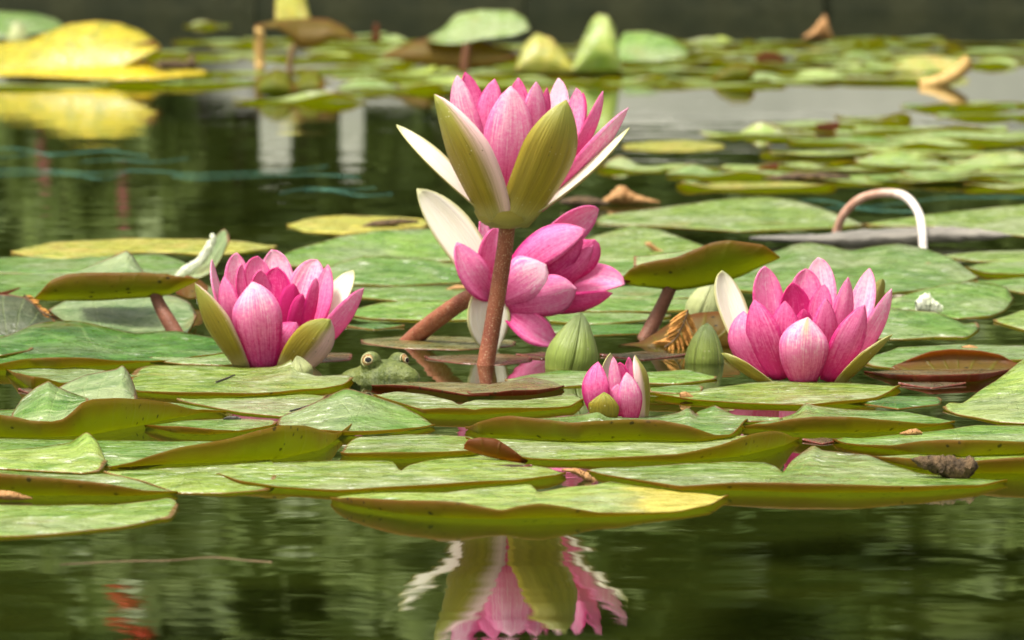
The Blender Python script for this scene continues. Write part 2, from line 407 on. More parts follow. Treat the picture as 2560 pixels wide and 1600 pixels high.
def disc_pad(mat, xc, yc, w, ratio=.85, notch=90, nw=.10, curls=(), label=None, group=None, seed=0, z0=0.0, nA=44, name='lily_pad', wave=.0012):
    """round floating leaf: centre pixel, width in photo px, notch direction, turned-up stretches of the rim (deg, half width deg, height m, from r)"""
    R = random.Random(seed * 13 + 5)
    c = G(xc, yc); a = w * .5 * S(c[1]); b = a * ratio
    rs = [.04, .22, .42, .6, .74, .84, .92, .97, 1.0]
    ph = [R.random() * 6.28 for _ in range(6)]
    g = np.zeros((nA + 1, len(rs), 3)); uv = np.zeros((nA + 1, len(rs), 2)); th0 = math.radians(notch)
    for i in range(nA + 1):
        f = i / nA
        for j, r in enumerate(rs):
            gap = nw * (.35 + .65 * r)
            th = th0 + gap + f * (2 * math.pi - 2 * gap)
            d = min(f, 1 - f) * 2 * math.pi
            rim = 1 + .025 * math.sin(2 * th + ph[0]) + .02 * math.sin(3 * th + ph[1]) + .01 * math.sin(7 * th + ph[2])
            rim *= 1 - .10 * math.exp(-(d / .18) ** 2)
            Rm = math.hypot(a * math.cos(th), b * math.sin(th)) * rim
            z = .0012 + z0 - .0016 * math.sin(th) * r + wave * r * r * (math.sin(3 * th + ph[3]) + .7 * math.sin(5 * th + ph[4]) + .5)
            re = r
            for (ca, hw, h, r0) in curls:
                dd = abs((th - math.radians(ca) + math.pi) % (2 * math.pi) - math.pi)
                hwr = math.radians(hw)
                if dd < hwr and r > r0:
                    wgt = math.cos(dd / hwr * math.pi / 2) ** 2; rho = (r - r0) / (1 - r0)
                    z += h * wgt * rho ** 1.4
                    Ln = (1 - r0) * Rm; hh = min(h * wgt, Ln * .95)
                    re -= rho ** 1.4 * (Ln - math.sqrt(Ln * Ln - hh * hh)) / max(Rm, 1e-6)
            x = a * rim * re * math.cos(th); y = b * rim * re * math.sin(th)
            g[i, j] = (x, y, z); uv[i, j] = (th / (2 * math.pi) % 1.0, 1 - min((1 - r) * Rm / .03, 1))
    g[:, :, 2] = np.maximum(g[:, :, 2], .0009)
    o = shell(name, g + np.array([c[0], c[1], 0]), MATS[mat], .0007, uv, None, origin=np.array([c[0], c[1], 0.0]), flip=True)
    return tag(o, label, 'lily pad', group)

def tube_mesh(pts, rad, n=12, cap=True):
    pts = [Vector(p) for p in pts]; V = []; F = []; U = []
    m = len(pts); up = Vector((0.13, 0.97, 0.2)).normalized()
    for i, p in enumerate(pts):
        t = (pts[min(i + 1, m - 1)] - pts[max(i - 1, 0)]).normalized()
        a = t.cross(up).normalized(); b = t.cross(a).normalized()
        r = rad[i] if isinstance(rad, (list, tuple)) else rad
        for k in range(n):
            an = 2 * math.pi * k / n
            V.append(p + a * math.cos(an) * r + b * math.sin(an) * r); U.append((k / n, i / (m - 1)))
    for i in range(m - 1):
        for k in range(n):
            F.append((i * n + k, i * n + (k + 1) % n, (i + 1) * n + (k + 1) % n, (i + 1) * n + k))
    if cap:
        F.append(tuple(range(n))); F.append(tuple((m - 1) * n + k for k in reversed(range(n))))
    return V, F, U
def catmull(pts, k=8):
    pts = [np.array(p, dtype=float) for p in pts]
    q = [2 * pts[0] - pts[1]] + pts + [2 * pts[-1] - pts[-2]]; out = []
    for i in range(1, len(q) - 2):
        p0, p1, p2, p3 = q[i - 1:i + 3]
        for s in range(k):
            t = s / k
            out.append(.5 * (2 * p1 + (p2 - p0) * t + (2 * p0 - 5 * p1 + 4 * p2 - p3) * t * t + (3 * p1 - p0 - 3 * p2 + p3) * t ** 3))
    out.append(pts[-1]); return out
def tube(name, pts, rad, mat, parent=None, n=12, k=8, wob=0.0):
    c = catmull(pts, k)
    if wob: c = [p + np.array([rng.uniform(-wob, wob) for _ in range(3)]) for p in c]
    r = rad
    if isinstance(rad, (list, tuple)):
        r = list(np.interp(np.linspace(0, 1, len(c)), np.linspace(0, 1, len(rad)), rad))
    org = Vector(c[0]); c = [Vector(p) - org for p in c]
    V, F, U = tube_mesh(c, r, n)
    o = new_obj(name, V, F, mat, parent, None, U)
    o.location = org if parent is None else org - parent.location
    return o

# ---------------------------------------------------------------- petals
def petal(fl, kind, base, mid, tip, w, d, face=None, deep=.45, pale=.3, green=0.0, cup=.30, edge=None, tipp=1.7, nT=16, nS=9):
    """base/mid/tip of the centre line in photo px, w widest width in px, d = (base, mid, tip) metres towards the camera"""
    Y0 = fl['Y']; sc = S(Y0)
    p0 = np.array(P(base[0], base[1], Y0 - d[0])); p1 = np.array(P(mid[0], mid[1], Y0 - d[1])); p2 = np.array(P(tip[0], tip[1], Y0 - d[2]))
    ct = 2 * p1 - .5 * (p0 + p2)                       # curve passes through mid at t=.5
    axis = fl['axis']; cen = fl['cen']
    if face is None:
        v = (.35 * p2 + .65 * p1) - cen; v = v - axis * v.dot(axis); O = v / (np.linalg.norm(v) + 1e-9)
        O = O * .6 + np.array([0, -1.0, 0]) * (.75 if d[1] > -.003 else -.75); O /= np.linalg.norm(O)
    else: O = np.array([face[0], -face[1], face[2]], dtype=float); O /= np.linalg.norm(O)
    g = np.zeros((nS, nT, 3)); uv = np.zeros((nS, nT, 2)); W = w * sc * .5 * (1.0 if kind == 'sepal' else fl.get('pw', 1.14))
    R = random.Random(int(base[0] * 7 + tip[0] * 3 + tip[1]))
    ph = R.random() * 6.28; tw = R.uniform(-.12, .12)
    for j in range(nT):
        t = (j / (nT - 1)) ** .92
        c = (1 - t) ** 2 * p0 + 2 * t * (1 - t) * ct + t * t * p2
        T = 2 * (1 - t) * (ct - p0) + 2 * t * (p2 - ct); T /= np.linalg.norm(T) + 1e-9
        Wd = np.cross(T, O); Wd /= np.linalg.norm(Wd) + 1e-9
        Nn = np.cross(Wd, T); Nn /= np.linalg.norm(Nn)       # outward
        if Nn.dot(O) < 0: Nn = -Nn
        ca, sa = math.cos(tw * t), math.sin(tw * t); Wd = Wd * ca + Nn * sa
        pk = .53
        if t < pk: wt = 1 - (1 - t / pk) ** 2 * (.40 if kind == 'sepal' else .52)
        else: wt = max(0.0, 1 - ((t - pk) / (1 - pk)) ** tipp) ** .74
        wt = max(wt, .03)
        for i in range(nS):
            s = -1 + 2 * i / (nS - 1)
            q = c + Wd * (W * wt * s * (1 + .03 * math.sin(5 * t + ph))) - Nn * (cup * W * wt * (s * s)) + Nn * (W * .035 * math.sin(s * 5 + ph) * wt)
            g[i, j] = q; uv[i, j] = ((s + 1) / 2, t)
    mats = (M['sepal_out'], M['sepal_in']) if kind == 'sepal' else (M['petal'], M['petal'])
    # make +normal the outward side
    n = np.cross(g[nS // 2 + 1, nT // 2] - g[nS // 2 - 1, nT // 2], g[nS // 2, nT // 2 + 1] - g[nS // 2, nT // 2 - 1])
    o = shell(kind, g, mats, .0006, uv, fl['o'], flip=bool(n.dot(O) < 0))
    if kind == 'sepal':
        a, b = edge if edge else (.5, .45)
        # u grows along Wd; express margins by picture side
        flipu = g[-1, nT // 2, 0] < g[0, nT // 2, 0]
        if flipu and a != .5: a = 1 - a
        o.color = (a, b + .5, 0, 1)
    else: o.color = (deep, pale, green, 1)
    return o
def flower(name, base, Y, label, axis=(0, 0, 1), cat='flower', group=None, cen=None):
    loc = P(base[0], base[1], Y)
    e = empty(name, loc, label, cat, group)
    c = P(cen[0], cen[1], Y) if cen else loc
    a = np.array([axis[0], -axis[1], axis[2]], dtype=float)
    return {'o': e, 'Y': Y, 'axis': a / np.linalg.norm(a), 'cen': np.array(c)}

def bud(base, tip, w, Y, label, mat, group=None, lean=0.0, seed=0, prof=None, sub=.012):
    """closed bud: four sepals wrapped into a cone over a core"""
    b = np.array(P(base[0], base[1], Y)); t = np.array(P(tip[0], tip[1], Y + lean)); e = empty('lily_bud', tuple(b), label, 'flower bud', group)
    W = w * S(Y) * .5; ax = t - b; Ln = np.linalg.norm(ax); ax /= Ln
    xd = np.cross(ax, (0, 1, 0)); xd /= np.linalg.norm(xd); yd = np.cross(xd, ax)
    if prof is None: prof = [(-.25, .80), (0, .93), (.15, 1.0), (.35, .93), (.6, .68), (.8, .42), (.92, .22), (.985, .10), (1.0, .02)]
    hs_ = np.linspace(prof[0][0], 1, 18); rr = np.interp(hs_, [p[0] for p in prof], [p[1] for p in prof]) * W
    V, F, U = tube_mesh([tuple(ax * h * Ln) for h in hs_], [r * .93 for r in rr], 16)
    new_obj('core', V, F, M['petal'], e).color = (.6, 0, 0, 1)
    for q in range(4):
        a0 = q * math.pi / 2 + .5 + seed; g = np.zeros((11, 18, 3)); uv = np.zeros((11, 18, 2))
        for i in range(11):
            s = -1 + 2 * i / 10
            for j in range(18):
                an = a0 + s * (.86 if q % 2 else .80)
                r = rr[j] * (1 + .045 * (1 - s * s) + (.02 if q % 2 else 0)) + .0002
                g[i, j] = b + ax * hs_[j] * Ln + (xd * math.cos(an) + yd * math.sin(an)) * r
                uv[i, j] = (i / 10, j / 17)
        n = np.cross(g[6, 8] - g[4, 8], g[5, 9] - g[5, 7]); outw = g[5, 8] - (b + ax * hs_[8] * Ln)
        o = shell('sepal', g, (M[mat], M['sepal_in']), .0005, uv, e, flip=bool(n.dot(outw) < 0)); o.color = (.5, 0.6, 0, 1)
    return e

# ---------------------------------------------------------------- materials
OL1, OL2 = (.10, .125, .008), (.17, .15, .012)
b_ol = pad_bot('underside_olive', OL1, OL2)
b_br = pad_bot('underside_brown_olive', (.12, .085, .012), (.17, .11, .02), edge=(.16, .035, .015), tr=(.55, .36, .03), k=.55)
b_red = pad_bot('underside_red_brown', (.15, .045, .018), (.11, .05, .018), edge=(.17, .03, .015), tr=(.42, .14, .04), k=.45)
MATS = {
    'green': (pad_top('leaf_green', (.10, .235, .035), (.175, .31, .06), painted_sheen=.75), b_ol),
    'lime': (pad_top('leaf_lime', (.17, .275, .04), (.25, .345, .07), painted_sheen=1.0), b_ol),
    'pale': (pad_top('leaf_pale', (.29, .42, .08), (.38, .48, .13), painted_sheen=.75), b_ol),
    'paleyel': (pad_top('leaf_pale_yellow_end', (.29, .42, .08), (.38, .48, .13), painted_sheen=.75, xyel=.035), b_ol),
    'deep': (pad_top('leaf_deep_green', (.028, .12, .008), (.06, .20, .015), painted_sheen=.35), b_ol),
    'grey': (pad_top('leaf_grey_green', (.21, .30, .16), (.27, .34, .19), painted_sheen=.35, rough=.5, tr=(.25, .30, .08)), b_br),
    'dusk': (pad_top('leaf_dusky', (.055, .07, .035), (.085, .10, .05), painted_sheen=.1, rough=.55, tr=(.12, .14, .04)), b_br),
    'yellow': (pad_top('leaf_yellow', (.66, .50, .015), (.70, .52, .03), painted_sheen=.03, edge=(.35, .17, .03), tr=(.75, .55, .03)), pad_bot('underside_yellow', (.55, .40, .03), (.6, .42, .04), edge=(.3, .14, .03), tr=(.7, .5, .03))),
    'ochre': (pad_top('leaf_yellowing', (.40, .42, .07), (.52, .46, .09), painted_sheen=.35, edge=(.42, .22, .06), blot=(.50, .36, .10)), b_ol),
    'bronze': (pad_top('leaf_bronze', (.13, .12, .045), (.20, .15, .06), painted_sheen=.3, edge=(.22, .05, .03), tr=(.25, .14, .03)), b_red),
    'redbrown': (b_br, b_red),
    'maroon': (pad_top('leaf_maroon', (.10, .05, .025), (.15, .075, .03), painted_sheen=.15, edge=(.2, .04, .03), tr=(.25, .1, .03)), b_red),
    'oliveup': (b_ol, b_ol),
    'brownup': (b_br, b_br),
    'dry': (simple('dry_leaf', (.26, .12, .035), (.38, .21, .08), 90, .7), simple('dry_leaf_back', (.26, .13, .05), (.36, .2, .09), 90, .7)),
    'palebot': (pad_top('leaf_pale_far', (.27, .38, .13), (.34, .44, .18), painted_sheen=.8), b_ol),
}
M = {
    'petal': petal_mat('petal_pink'),
    'sepal_out': sepal_out('sepal_olive', (.21, .16, .012), basec=(.52, .46, .17)),
    'sepal_in': sepal_in('sepal_cream'),
    'bud_green': sepal_out('bud_green', (.15, .20, .035), margin=(.26, .28, .10), tipc=(.12, .17, .06), basec=(.26, .28, .04)),
    'bud_grey': sepal_out('bud_pale', (.30, .33, .14), margin=(.4, .42, .2), tipc=(.3, .33, .15), basec=(.4, .4, .2)),
    'stem': stem_mat('stem_red_brown', (.17, .040, .020), (.26, .078, .036)),
    'stem_pale': stem_mat('stem_pink_white', (.36, .17, .11), (.50, .30, .22), fleck=(.75, .65, .58), grad=(.028, .075)),
    'stalk': stem_mat('stalk_brown', (.20, .07, .04), (.12, .05, .025), fleck=(.05, .04, .02)),
    'stalk_ol': stem_mat('stalk_tan', (.42, .24, .06), (.50, .33, .10)),
    'stalk_dk': stem_mat('stalk_dark', (.14, .08, .03), (.2, .12, .05)),
    'wood': simple('driftwood_grey', (.10, .095, .085), (.24, .22, .19), 40, .8, .004, stretch=(.25, 1, 1)),
    'twig': simple('twig_brown', (.10, .065, .035), (.20, .13, .07), 80, .8),
    'dryleaf': MATS['dry'][0],
    'sprig': simple('dry_conifer', (.42, .17, .03), (.55, .28, .06), 200, .65),
    'rot': simple('decayed_leaf', (.035, .022, .010), (.14, .085, .04), 160, .85, .004),
    'cord': simple('cord_teal', (.04, .16, .12), (.08, .24, .18), 300, .5),
    'white': simple('weathered_white', (.40, .40, .36), (.5, .5, .45), 30, .6),
    'torn': simple('torn_pale_tissue', (.55, .60, .42), (.74, .76, .62), 160, .6, .002),
    'seed': simple('seed_brown', (.22, .11, .05), (.32, .18, .09), 300, .7),
    'dark': simple('dark_debris', (.02, .018, .014), (.06, .05, .04), 200, .5),
}

# ---------------------------------------------------------------- the setting
def water_mat():
    N = NT('pond_water'); o = N.obj()
    a = N.noise(N.mapv(o, (.55, 1.0, 1)), 26, 2, .5)
    b = N.noise(N.mapv(o, (.35, 1.0, 1), (3, 7, 0)), 90, 2, .5, .3)
    c = N.noise(N.mapv(o, (.6, 1.0, 1), (9, 1, 0)), 5, 2, .5)
    h = N.math('ADD', N.math('MULTIPLY', a, .00006), N.math('MULTIPLY', b, .000016))
    h = N.math('ADD', h, N.math('MULTIPLY', c, .0006))
    d_ = N.noise(N.mapv(o, (.5, 1.0, 1), (4, 2, 0)), 12, 2, .5)
    h = N.math('ADD', h, N.math('MULTIPLY', d_, .00030))
    nrm = N.bump(h, 1.0)
    fr = N.n('ShaderNodeFresnel'); fr.inputs[0].default_value = 1.33; N.t.links.new(nrm, fr.inputs[1])
    gl = N.n('ShaderNodeBsdfGlossy'); gl.inputs['Roughness'].default_value = .015; gl.inputs[0].default_value = (.95, .97, .93, 1); N.t.links.new(nrm, gl.inputs['Normal'])
    tr = N.n('ShaderNodeBsdfTransparent'); tr.inputs[0].default_value = (.50, .48, .26, 1)
    return N.done(N.shmix(fr.outputs[0], tr.outputs[0], gl.outputs[0]))
def sheet(name, x0, x1, y0, y1, z, mat, n=2):
    V = [(x0 + (x1 - x0) * i / (n - 1), y0 + (y1 - y0) * j / (n - 1), z) for j in range(n) for i in range(n)]
    F = [(j * n + i, j * n + i + 1, (j + 1) * n + i + 1, (j + 1) * n + i) for j in range(n - 1) for i in range(n - 1)]
    return tag(new_obj(name, V, F, mat, smooth=False), kind='structure')
sheet('water', -30, 30, -6, 14.05, 0.0, water_mat())
sheet('pond_bed', -30, 30, -6, 14.05, -.30, simple('pond_mud', (.035, .068, .020), (.058, .09, .030), 8, .95, .0))
sheet('ground', -60, 60, 14.0, 120, .12, simple('bank_grass', (.035, .06, .015), (.07, .09, .03), 3, .95, .0))
# low stone kerb of the far bank, block by block
kerb = empty('stone_edging', (0, 14, 0), 'low dark stone edging along the far bank of the pond', 'edging')
mk = simple('edging_stone', (.016, .021, .007), (.035, .038, .014), 9, .9, .006)
def box_mesh(sx, sy, sz, b=.012):
    V = []; F = []
    for (z, i) in ((0, 0), (sz - b, 0), (sz, b)):
        V += [(-sx / 2 + i, -sy / 2 + i, z), (sx / 2 - i, -sy / 2 + i, z), (sx / 2 - i, sy / 2 - i, z), (-sx / 2 + i, sy / 2 - i, z)]
    for k in range(2):
        for q in range(4): F.append((k * 4 + q, k * 4 + (q + 1) % 4, k * 4 + 4 + (q + 1) % 4, k * 4 + 4 + q))
    F.append((8, 9, 10, 11)); F.append((3, 2, 1, 0))
    return V, F
x = -9.0
while x < 9:
    w = rng.uniform(.5, .9); V, F = box_mesh(w - .004, .4, .40 + rng.uniform(-.012, .012))
    o = new_obj('stone', V, F, mk, kerb, smooth=False); o.location = (x + w / 2, rng.uniform(-.01, .01), -.28); x += w

# pale garden wall, posts and planting behind the bank (seen in the water as reflections)
gw = empty('garden_wall', (0, 17, .12), 'low pale rendered garden wall behind the far bank', 'wall')
mw = simple('pale_render', (.42, .42, .39), (.52, .51, .48), 4, .85, .004)
for i, (xa, xb, hh) in enumerate(((-6, -3.1, .21), (-3.1, .25, .22), (.25, 3.2, .34), (3.2, 6.5, .34))):
    V, F = box_mesh(xb - xa - .006, .25, hh, .02); o = new_obj('panel', V, F, mw, gw, smooth=False); o.location = ((xa + xb) / 2, 0, 0)
for px, ww, yt in ((690, .10, 405), (880, .075, 398)):
    X = (px - 1280) / FPX * 16.4; V, F = box_mesh(ww, ww, 16.4 * (yt + 219) / FPX - .27 - .12, .02)
    o = new_obj('garden_post', V, F, M['white'], smooth=False); o.location = (X, 16.4, .12)
    tag(o, 'white square garden post on the far bank', 'post', 'white posts on the far bank')
mtk = simple('tree_bark', (.05, .04, .025), (.11, .085, .055), 12, .9, .01, stretch=(1, 1, .3))
def leaf_mat(name, c1, c2):
    N = NT(name); col = N.mix(N.ramp(N.noise(N.obj(), 1.1, 3), .35, .65), c1, c2)
    return N.done(N.shmix(.35, N.bsdf(col, .5, None, .4), N.trans(tuple(c * 1.6 for c in c2))))
lm = [leaf_mat('foliage_%s' % n_, a, b) for n_, a, b in (('mid', (.12, .17, .05), (.17, .22, .07)), ('dark', (.09, .14, .04), (.13, .18, .055)), ('light', (.15, .20, .07), (.20, .25, .095)))]
def crown(name, centre, rad, n, size, mat, parent, seed, holes=.35):
    R = random.Random(seed); V = []; F = []
    cl = []
    for _ in range(26):
        u = Vector((R.gauss(0, 1), R.gauss(0, 1), R.gauss(0, 1))).normalized() * R.uniform(.25, .95)
        cl.append((Vector((u.x * rad[0], u.y * rad[1], u.z * rad[2])), R.uniform(.22, .42)))
    for _ in range(n):
        c, s = R.choice(cl); d = Vector((R.gauss(0, 1), R.gauss(0, 1), R.gauss(0, 1))) * (s * .45)
        p = Vector(centre) + c + Vector((d.x * rad[0], d.y * rad[1], d.z * rad[2]))
        a = Vector((R.gauss(0, 1), R.gauss(0, 1), R.gauss(0, .5))).normalized(); b = a.cross(Vector((R.gauss(0, 1), R.gauss(0, 1), R.gauss(0, 1)))).normalized()
        l = size * R.uniform(.7, 1.4); k = len(V)
        V += [p - a * l, p + b * l * .45, p + a * l, p - b * l * .45]; F.append((k, k + 1, k + 2, k + 3))
    return new_obj(name, [v for v in V], F, mat, parent, smooth=False)
def tree(x, y, h, rw, seed, m, label, group):
    R = random.Random(seed); e = empty('tree', (x, y, .1), label, 'tree', group)
    tr = tube('trunk', [(x, y, .05), (x + R.uniform(-.1, .1), y, h * .3), (x + R.uniform(-.3, .3), y, h * .6), (x + R.uniform(-.3, .3), y, h * .9)], [.16, .13, .08, .02], mtk, e, 10)
    for k in range(6):
        a = R.random() * 6.28; z = h * R.uniform(.22, .6)
        lb = tube('limb', [(0, 0, 0), (math.cos(a) * rw * .4, math.sin(a) * rw * .4, h * .08), (math.cos(a) * rw * .8, math.sin(a) * rw * .8, h * .2)], [.06, .04, .012], mtk, tr, 7, 4); lb.location = (0, 0, z)
    cr = crown('crown', (0, 0, h * .58), (rw, rw, h * .46), 6500, .17, m, e, seed)
TL = 'leafy garden tree on the far bank behind the pale wall'
for i, (x, y, h, rw) in enumerate(((-5.2, 22.5, 6.5, 1.9), (-3.3, 21.4, 5.6, 1.5), (-1.5, 22.5, 7.0, 1.6), (-.2, 21.2, 5.2, 1.2), (1.3, 22.2, 6.4, 1.6), (2.9, 21.4, 5.8, 1.5), (4.6, 22.3, 6.6, 1.8))):
    tree(x, y, h, rw, i + 3, lm[i % 3], TL, 'trees behind the garden wall')
def shrub(x, y, r, h, seed, m, label, group=None):
    e = empty('shrub', (x, y, .12), label, 'shrub', group)
    R = random.Random(seed)
    for k in range(5):
        a = R.random() * 6.28
        tube('stem', [(x, y, .10), (x + math.cos(a) * r * .3, y + math.sin(a) * r * .3, .12 + h * .4), (x + math.cos(a) * r * .6, y + math.sin(a) * r * .6, .12 + h * .8)], [.03, .02, .006], mtk, e, 6, 4)
    crown('foliage', (0, 0, h * .52), (r, r * .7, h * .50), 2600, .075, m, e, seed); return e
for i, x in enumerate((-5.0, -3.9, -2.9, -1.9, -1.0, .0, 1.0, 2.0, 3.0, 4.1, 5.2)):
    e = shrub(x + rng.uniform(-.2, .2), 17.9 + rng.uniform(-.15, .3), .75, rng.uniform(1.5, 2.3), 60 + i, lm[(i * 2 + 1) % 3], 'rounded green shrub growing between the garden wall and the trees', 'shrubs behind the garden wall')
hd = empty('hedge', (0, 26.5, .12), 'tall dense green hedge added behind the trees to block the sky', 'hedge')  # unseen hedge, added to keep bright sky out of the reflections
V, F = box_mesh(24, 1.2, 6.5, .3); new_obj('core', V, F, lm[1], hd, smooth=False)
R_ = random.Random(4); V = []; F = []
for _ in range(16000):
    p_ = Vector((R_.uniform(-12, 12), -.62 + R_.gauss(0, .12), R_.uniform(.0, 6.6))); a_ = Vector((R_.gauss(0, 1), R_.gauss(0, .6), R_.gauss(0, 1))).normalized(); b_ = a_.cross(Vector((R_.gauss(0, 1), R_.gauss(0, 1), R_.gauss(0, 1)))).normalized(); l_ = R_.uniform(.10, .2); n_ = len(V)
    V += [p_ - a_ * l_, p_ + b_ * l_ * .5, p_ + a_ * l_, p_ - b_ * l_ * .5]; F.append((n_, n_ + 1, n_ + 2, n_ + 3))
new_obj('foliage', V, F, lm[0], hd, smooth=False)
# pink blossom heads on a bush at the bank (their reflections show as pink spots on the open water)
pm = simple('blossom_pink', (.60, .10, .18), (.68, .2, .3), 20, .6)
e = shrub(-1.40, 16.65, .30, .75, 91, lm[0], 'small bush with pink blossoms in front of the garden wall')
for k, (px, py) in enumerate(((112, 432), (100, 380), (305, 466), (308, 525))):
    Yq = 16.45; zt = Yq * (py + 219) / FPX - H; X = (px - 1280) / FPX * Yq
    R = random.Random(k); V = []; F = []
    for q in range(40):
        d = Vector((R.gauss(0, 1), R.gauss(0, 1), R.gauss(0, 1))).normalized(); a = d.cross(Vector((.3, .5, .9))).normalized(); b = d.cross(a)
        n0 = len(V); c = d * .013; V += [c - a * .010, c + b * .010 + d * .006, c + a * .010, c - b * .010 + d * .006]; F.append((n0, n0 + 1, n0 + 2, n0 + 3))
    o = new_obj('blossom', V, F, pm, e, smooth=False); o.location = Vector((X, Yq, zt)) - e.location

e = shrub(-1.34, 17.25, .32, 2.35, 97, lm[2], 'slender tall bush with red blossoms in front of the garden shrubs')
for k, (px, py) in enumerate(((310, 1560), (345, 1585), (285, 1530))):
    Yq = 17.0; zt = Yq * (py + 219) / FPX - H; X = (px - 1280) / FPX * Yq
    R = random.Random(k + 50); V = []; F = []
    for q in range(60):
        d = Vector((R.gauss(0, 1), R.gauss(0, 1), R.gauss(0, 1))).normalized(); a = d.cross(Vector((.3, .5, .9))).normalized(); b = d.cross(a)
        n0 = len(V); c = d * .03; V += [c - a * .02, c + b * .02 + d * .012, c + a * .02, c - b * .02 + d * .012]; F.append((n0, n0 + 1, n0 + 2, n0 + 3))
    o = new_obj('blossom', V, F, simple('blossom_red', (.6, .05, .03), (.7, .1, .05), 20, .6) if k == 0 else bpy.data.materials['blossom_red'], e, smooth=False); o.location = Vector((X, Yq, zt)) - e.location

# ---------------------------------------------------------------- lily pads drawn one by one, near bed
pp = patch_pad
pp('pale', [(-300, 1300), (-200, 1270), (-60, 1262), (100, 1266), (300, 1262), (400, 1250), (441, 1240)], [(-300, 1302), (-200, 1340), (-60, 1349), (60, 1344), (180, 1335), (300, 1322), (350, 1313), (400, 1301), (436, 1306), (441, 1292)],
   label='pale lime lily pad lying flat on the open front water, its end torn', T=[(-300, 1299), (300, 1261), (400, 1249), (441, 1236)])
pp('lime', [(-260, 1190), (-200, 1172), (100, 1165), (300, 1192), (440, 1236)], [(-260, 1195), (-200, 1240), (100, 1246), (300, 1248), (440, 1239)],
   L=[(-260, 1190), (-200, 1165), (0, 1180), (100, 1188), (250, 1205), (350, 1222), (440, 1236)], label='lily pad with a long olive turned-up rim just behind the pale torn-ended pad')
pp('pale', [(-170, 1140), (0, 1130), (80, 1131), (180, 1128), (250, 1150), (263, 1162)], [(-170, 1145), (-100, 1180), (0, 1180), (100, 1187), (200, 1193), (250, 1187), (263, 1168)],
   T=[(-170, 1138), (80, 1127), (170, 1113), (212, 1083), (240, 1110), (263, 1160)], label='pale lily pad with one lobe drawn up into a blunt point', z0=.001)
pp('green', [(-60, 1105), (0, 1099), (250, 1101), (450, 1104), (560, 1108)], [(-60, 1108), (0, 1140), (200, 1165), (330, 1173), (450, 1150), (560, 1111)], label='smooth green lily pad between the blunt-pointed pad and the broad olive rim')
pp('lime', [(270, 1173), (450, 1140), (640, 1120), (760, 1110), (845, 1092), (907, 1044)], [(270, 1176), (400, 1170), (560, 1161), (700, 1153), (800, 1132), (850, 1096), (907, 1052)],
   L=[(270, 1174), (350, 1145), (450, 1115), (580, 1090), (640, 1072), (700, 1056), (760, 1060), (820, 1078), (848, 1084), (880, 1055), (897, 1039), (907, 1044)], label='lily pad with a tall broad olive rim folded up, dark specks along its foot')
pp('lime', [(253, 1184), (400, 1172), (560, 1162), (690, 1150)], [(253, 1187), (350, 1207), (440, 1235), (560, 1238), (640, 1232), (690, 1226)], label='yellow-green lily pad lying flat below the broad speckled olive rim')
pp('lime', [(537, 1190), (560, 1168), (620, 1158), (850, 1152), (972, 1152), (990, 1158), (995, 1182), (1003, 1180), (1014, 1166), (1060, 1155), (1195, 1136), (1230, 1145), (1300, 1158), (1380, 1172), (1415, 1187)],
   [(537, 1193), (600, 1220), (700, 1228), (850, 1238), (1000, 1233), (1150, 1224), (1300, 1213), (1400, 1200), (1415, 1191)],
   L=[(537, 1191), (700, 1226), (850, 1226), (1000, 1218), (1150, 1207), (1300, 1201), (1400, 1195), (1415, 1188)], label='wide lime lily pad with an open notch, behind the long wavy-rimmed pale pad', sm=.008, n=120)
pp('paleyel', [(825, 1240), (950, 1233), (1118, 1232), (1250, 1216), (1318, 1210), (1335, 1216), (1344, 1234), (1353, 1230), (1400, 1222), (1493, 1212), (1528, 1204), (1600, 1216), (1710, 1230), (1800, 1239), (1823, 1243)],
   [(825, 1262), (900, 1277), (1000, 1292), (1100, 1301), (1250, 1306), (1400, 1302), (1550, 1299), (1700, 1288), (1780, 1273), (1823, 1247)],
   L=[(825, 1241), (900, 1243), (1000, 1246), (1100, 1247), (1150, 1251), (1200, 1262), (1255, 1274), (1300, 1262), (1350, 1256), (1400, 1261), (1500, 1279), (1600, 1286), (1700, 1285), (1780, 1271), (1823, 1244)],
   label='long pale notched lily pad with a wavy olive rim, reflected in the open front water', sm=.008, n=130)
pp('lime', [(850, 1125), (880, 1100), (900, 1092), (1000, 1086), (1100, 1088), (1180, 1094), (1225, 1120)], [(850, 1150), (1000, 1153), (1100, 1149), (1180, 1143), (1225, 1130)],
   L=[(850, 1134), (930, 1129), (1000, 1127), (1100, 1128), (1180, 1126), (1225, 1124)], label='short lime lily pad with a straight olive rim beside the small brown folded leaf')
ruled('brownup', [(1160, 1112), (1170, 1100), (1200, 1095), (1240, 1099), (1280, 1124), (1320, 1151)], [(1160, 1118), (1190, 1130), (1225, 1139), (1270, 1149), (1320, 1154)], DY(1150) - .004, DY(1150), label='small brown folded leaf edge between two lime pads', bulge=.004)
pp('lime', [(1165, 1100), (1230, 1098), (1400, 1102), (1700, 1108), (1850, 1090), (1945, 1088), (2002, 1100)], [(1165, 1104), (1240, 1132), (1320, 1157), (1500, 1160), (1700, 1162), (1850, 1149), (1940, 1129), (2002, 1105)],
   L=[(1165, 1101), (1240, 1130), (1320, 1154), (1430, 1155), (1560, 1142), (1700, 1132), (1800, 1112), (1880, 1082), (1945, 1074), (1980, 1084), (2002, 1101)], label='long lime lily pad whose olive rim climbs to a rounded hump at one end')
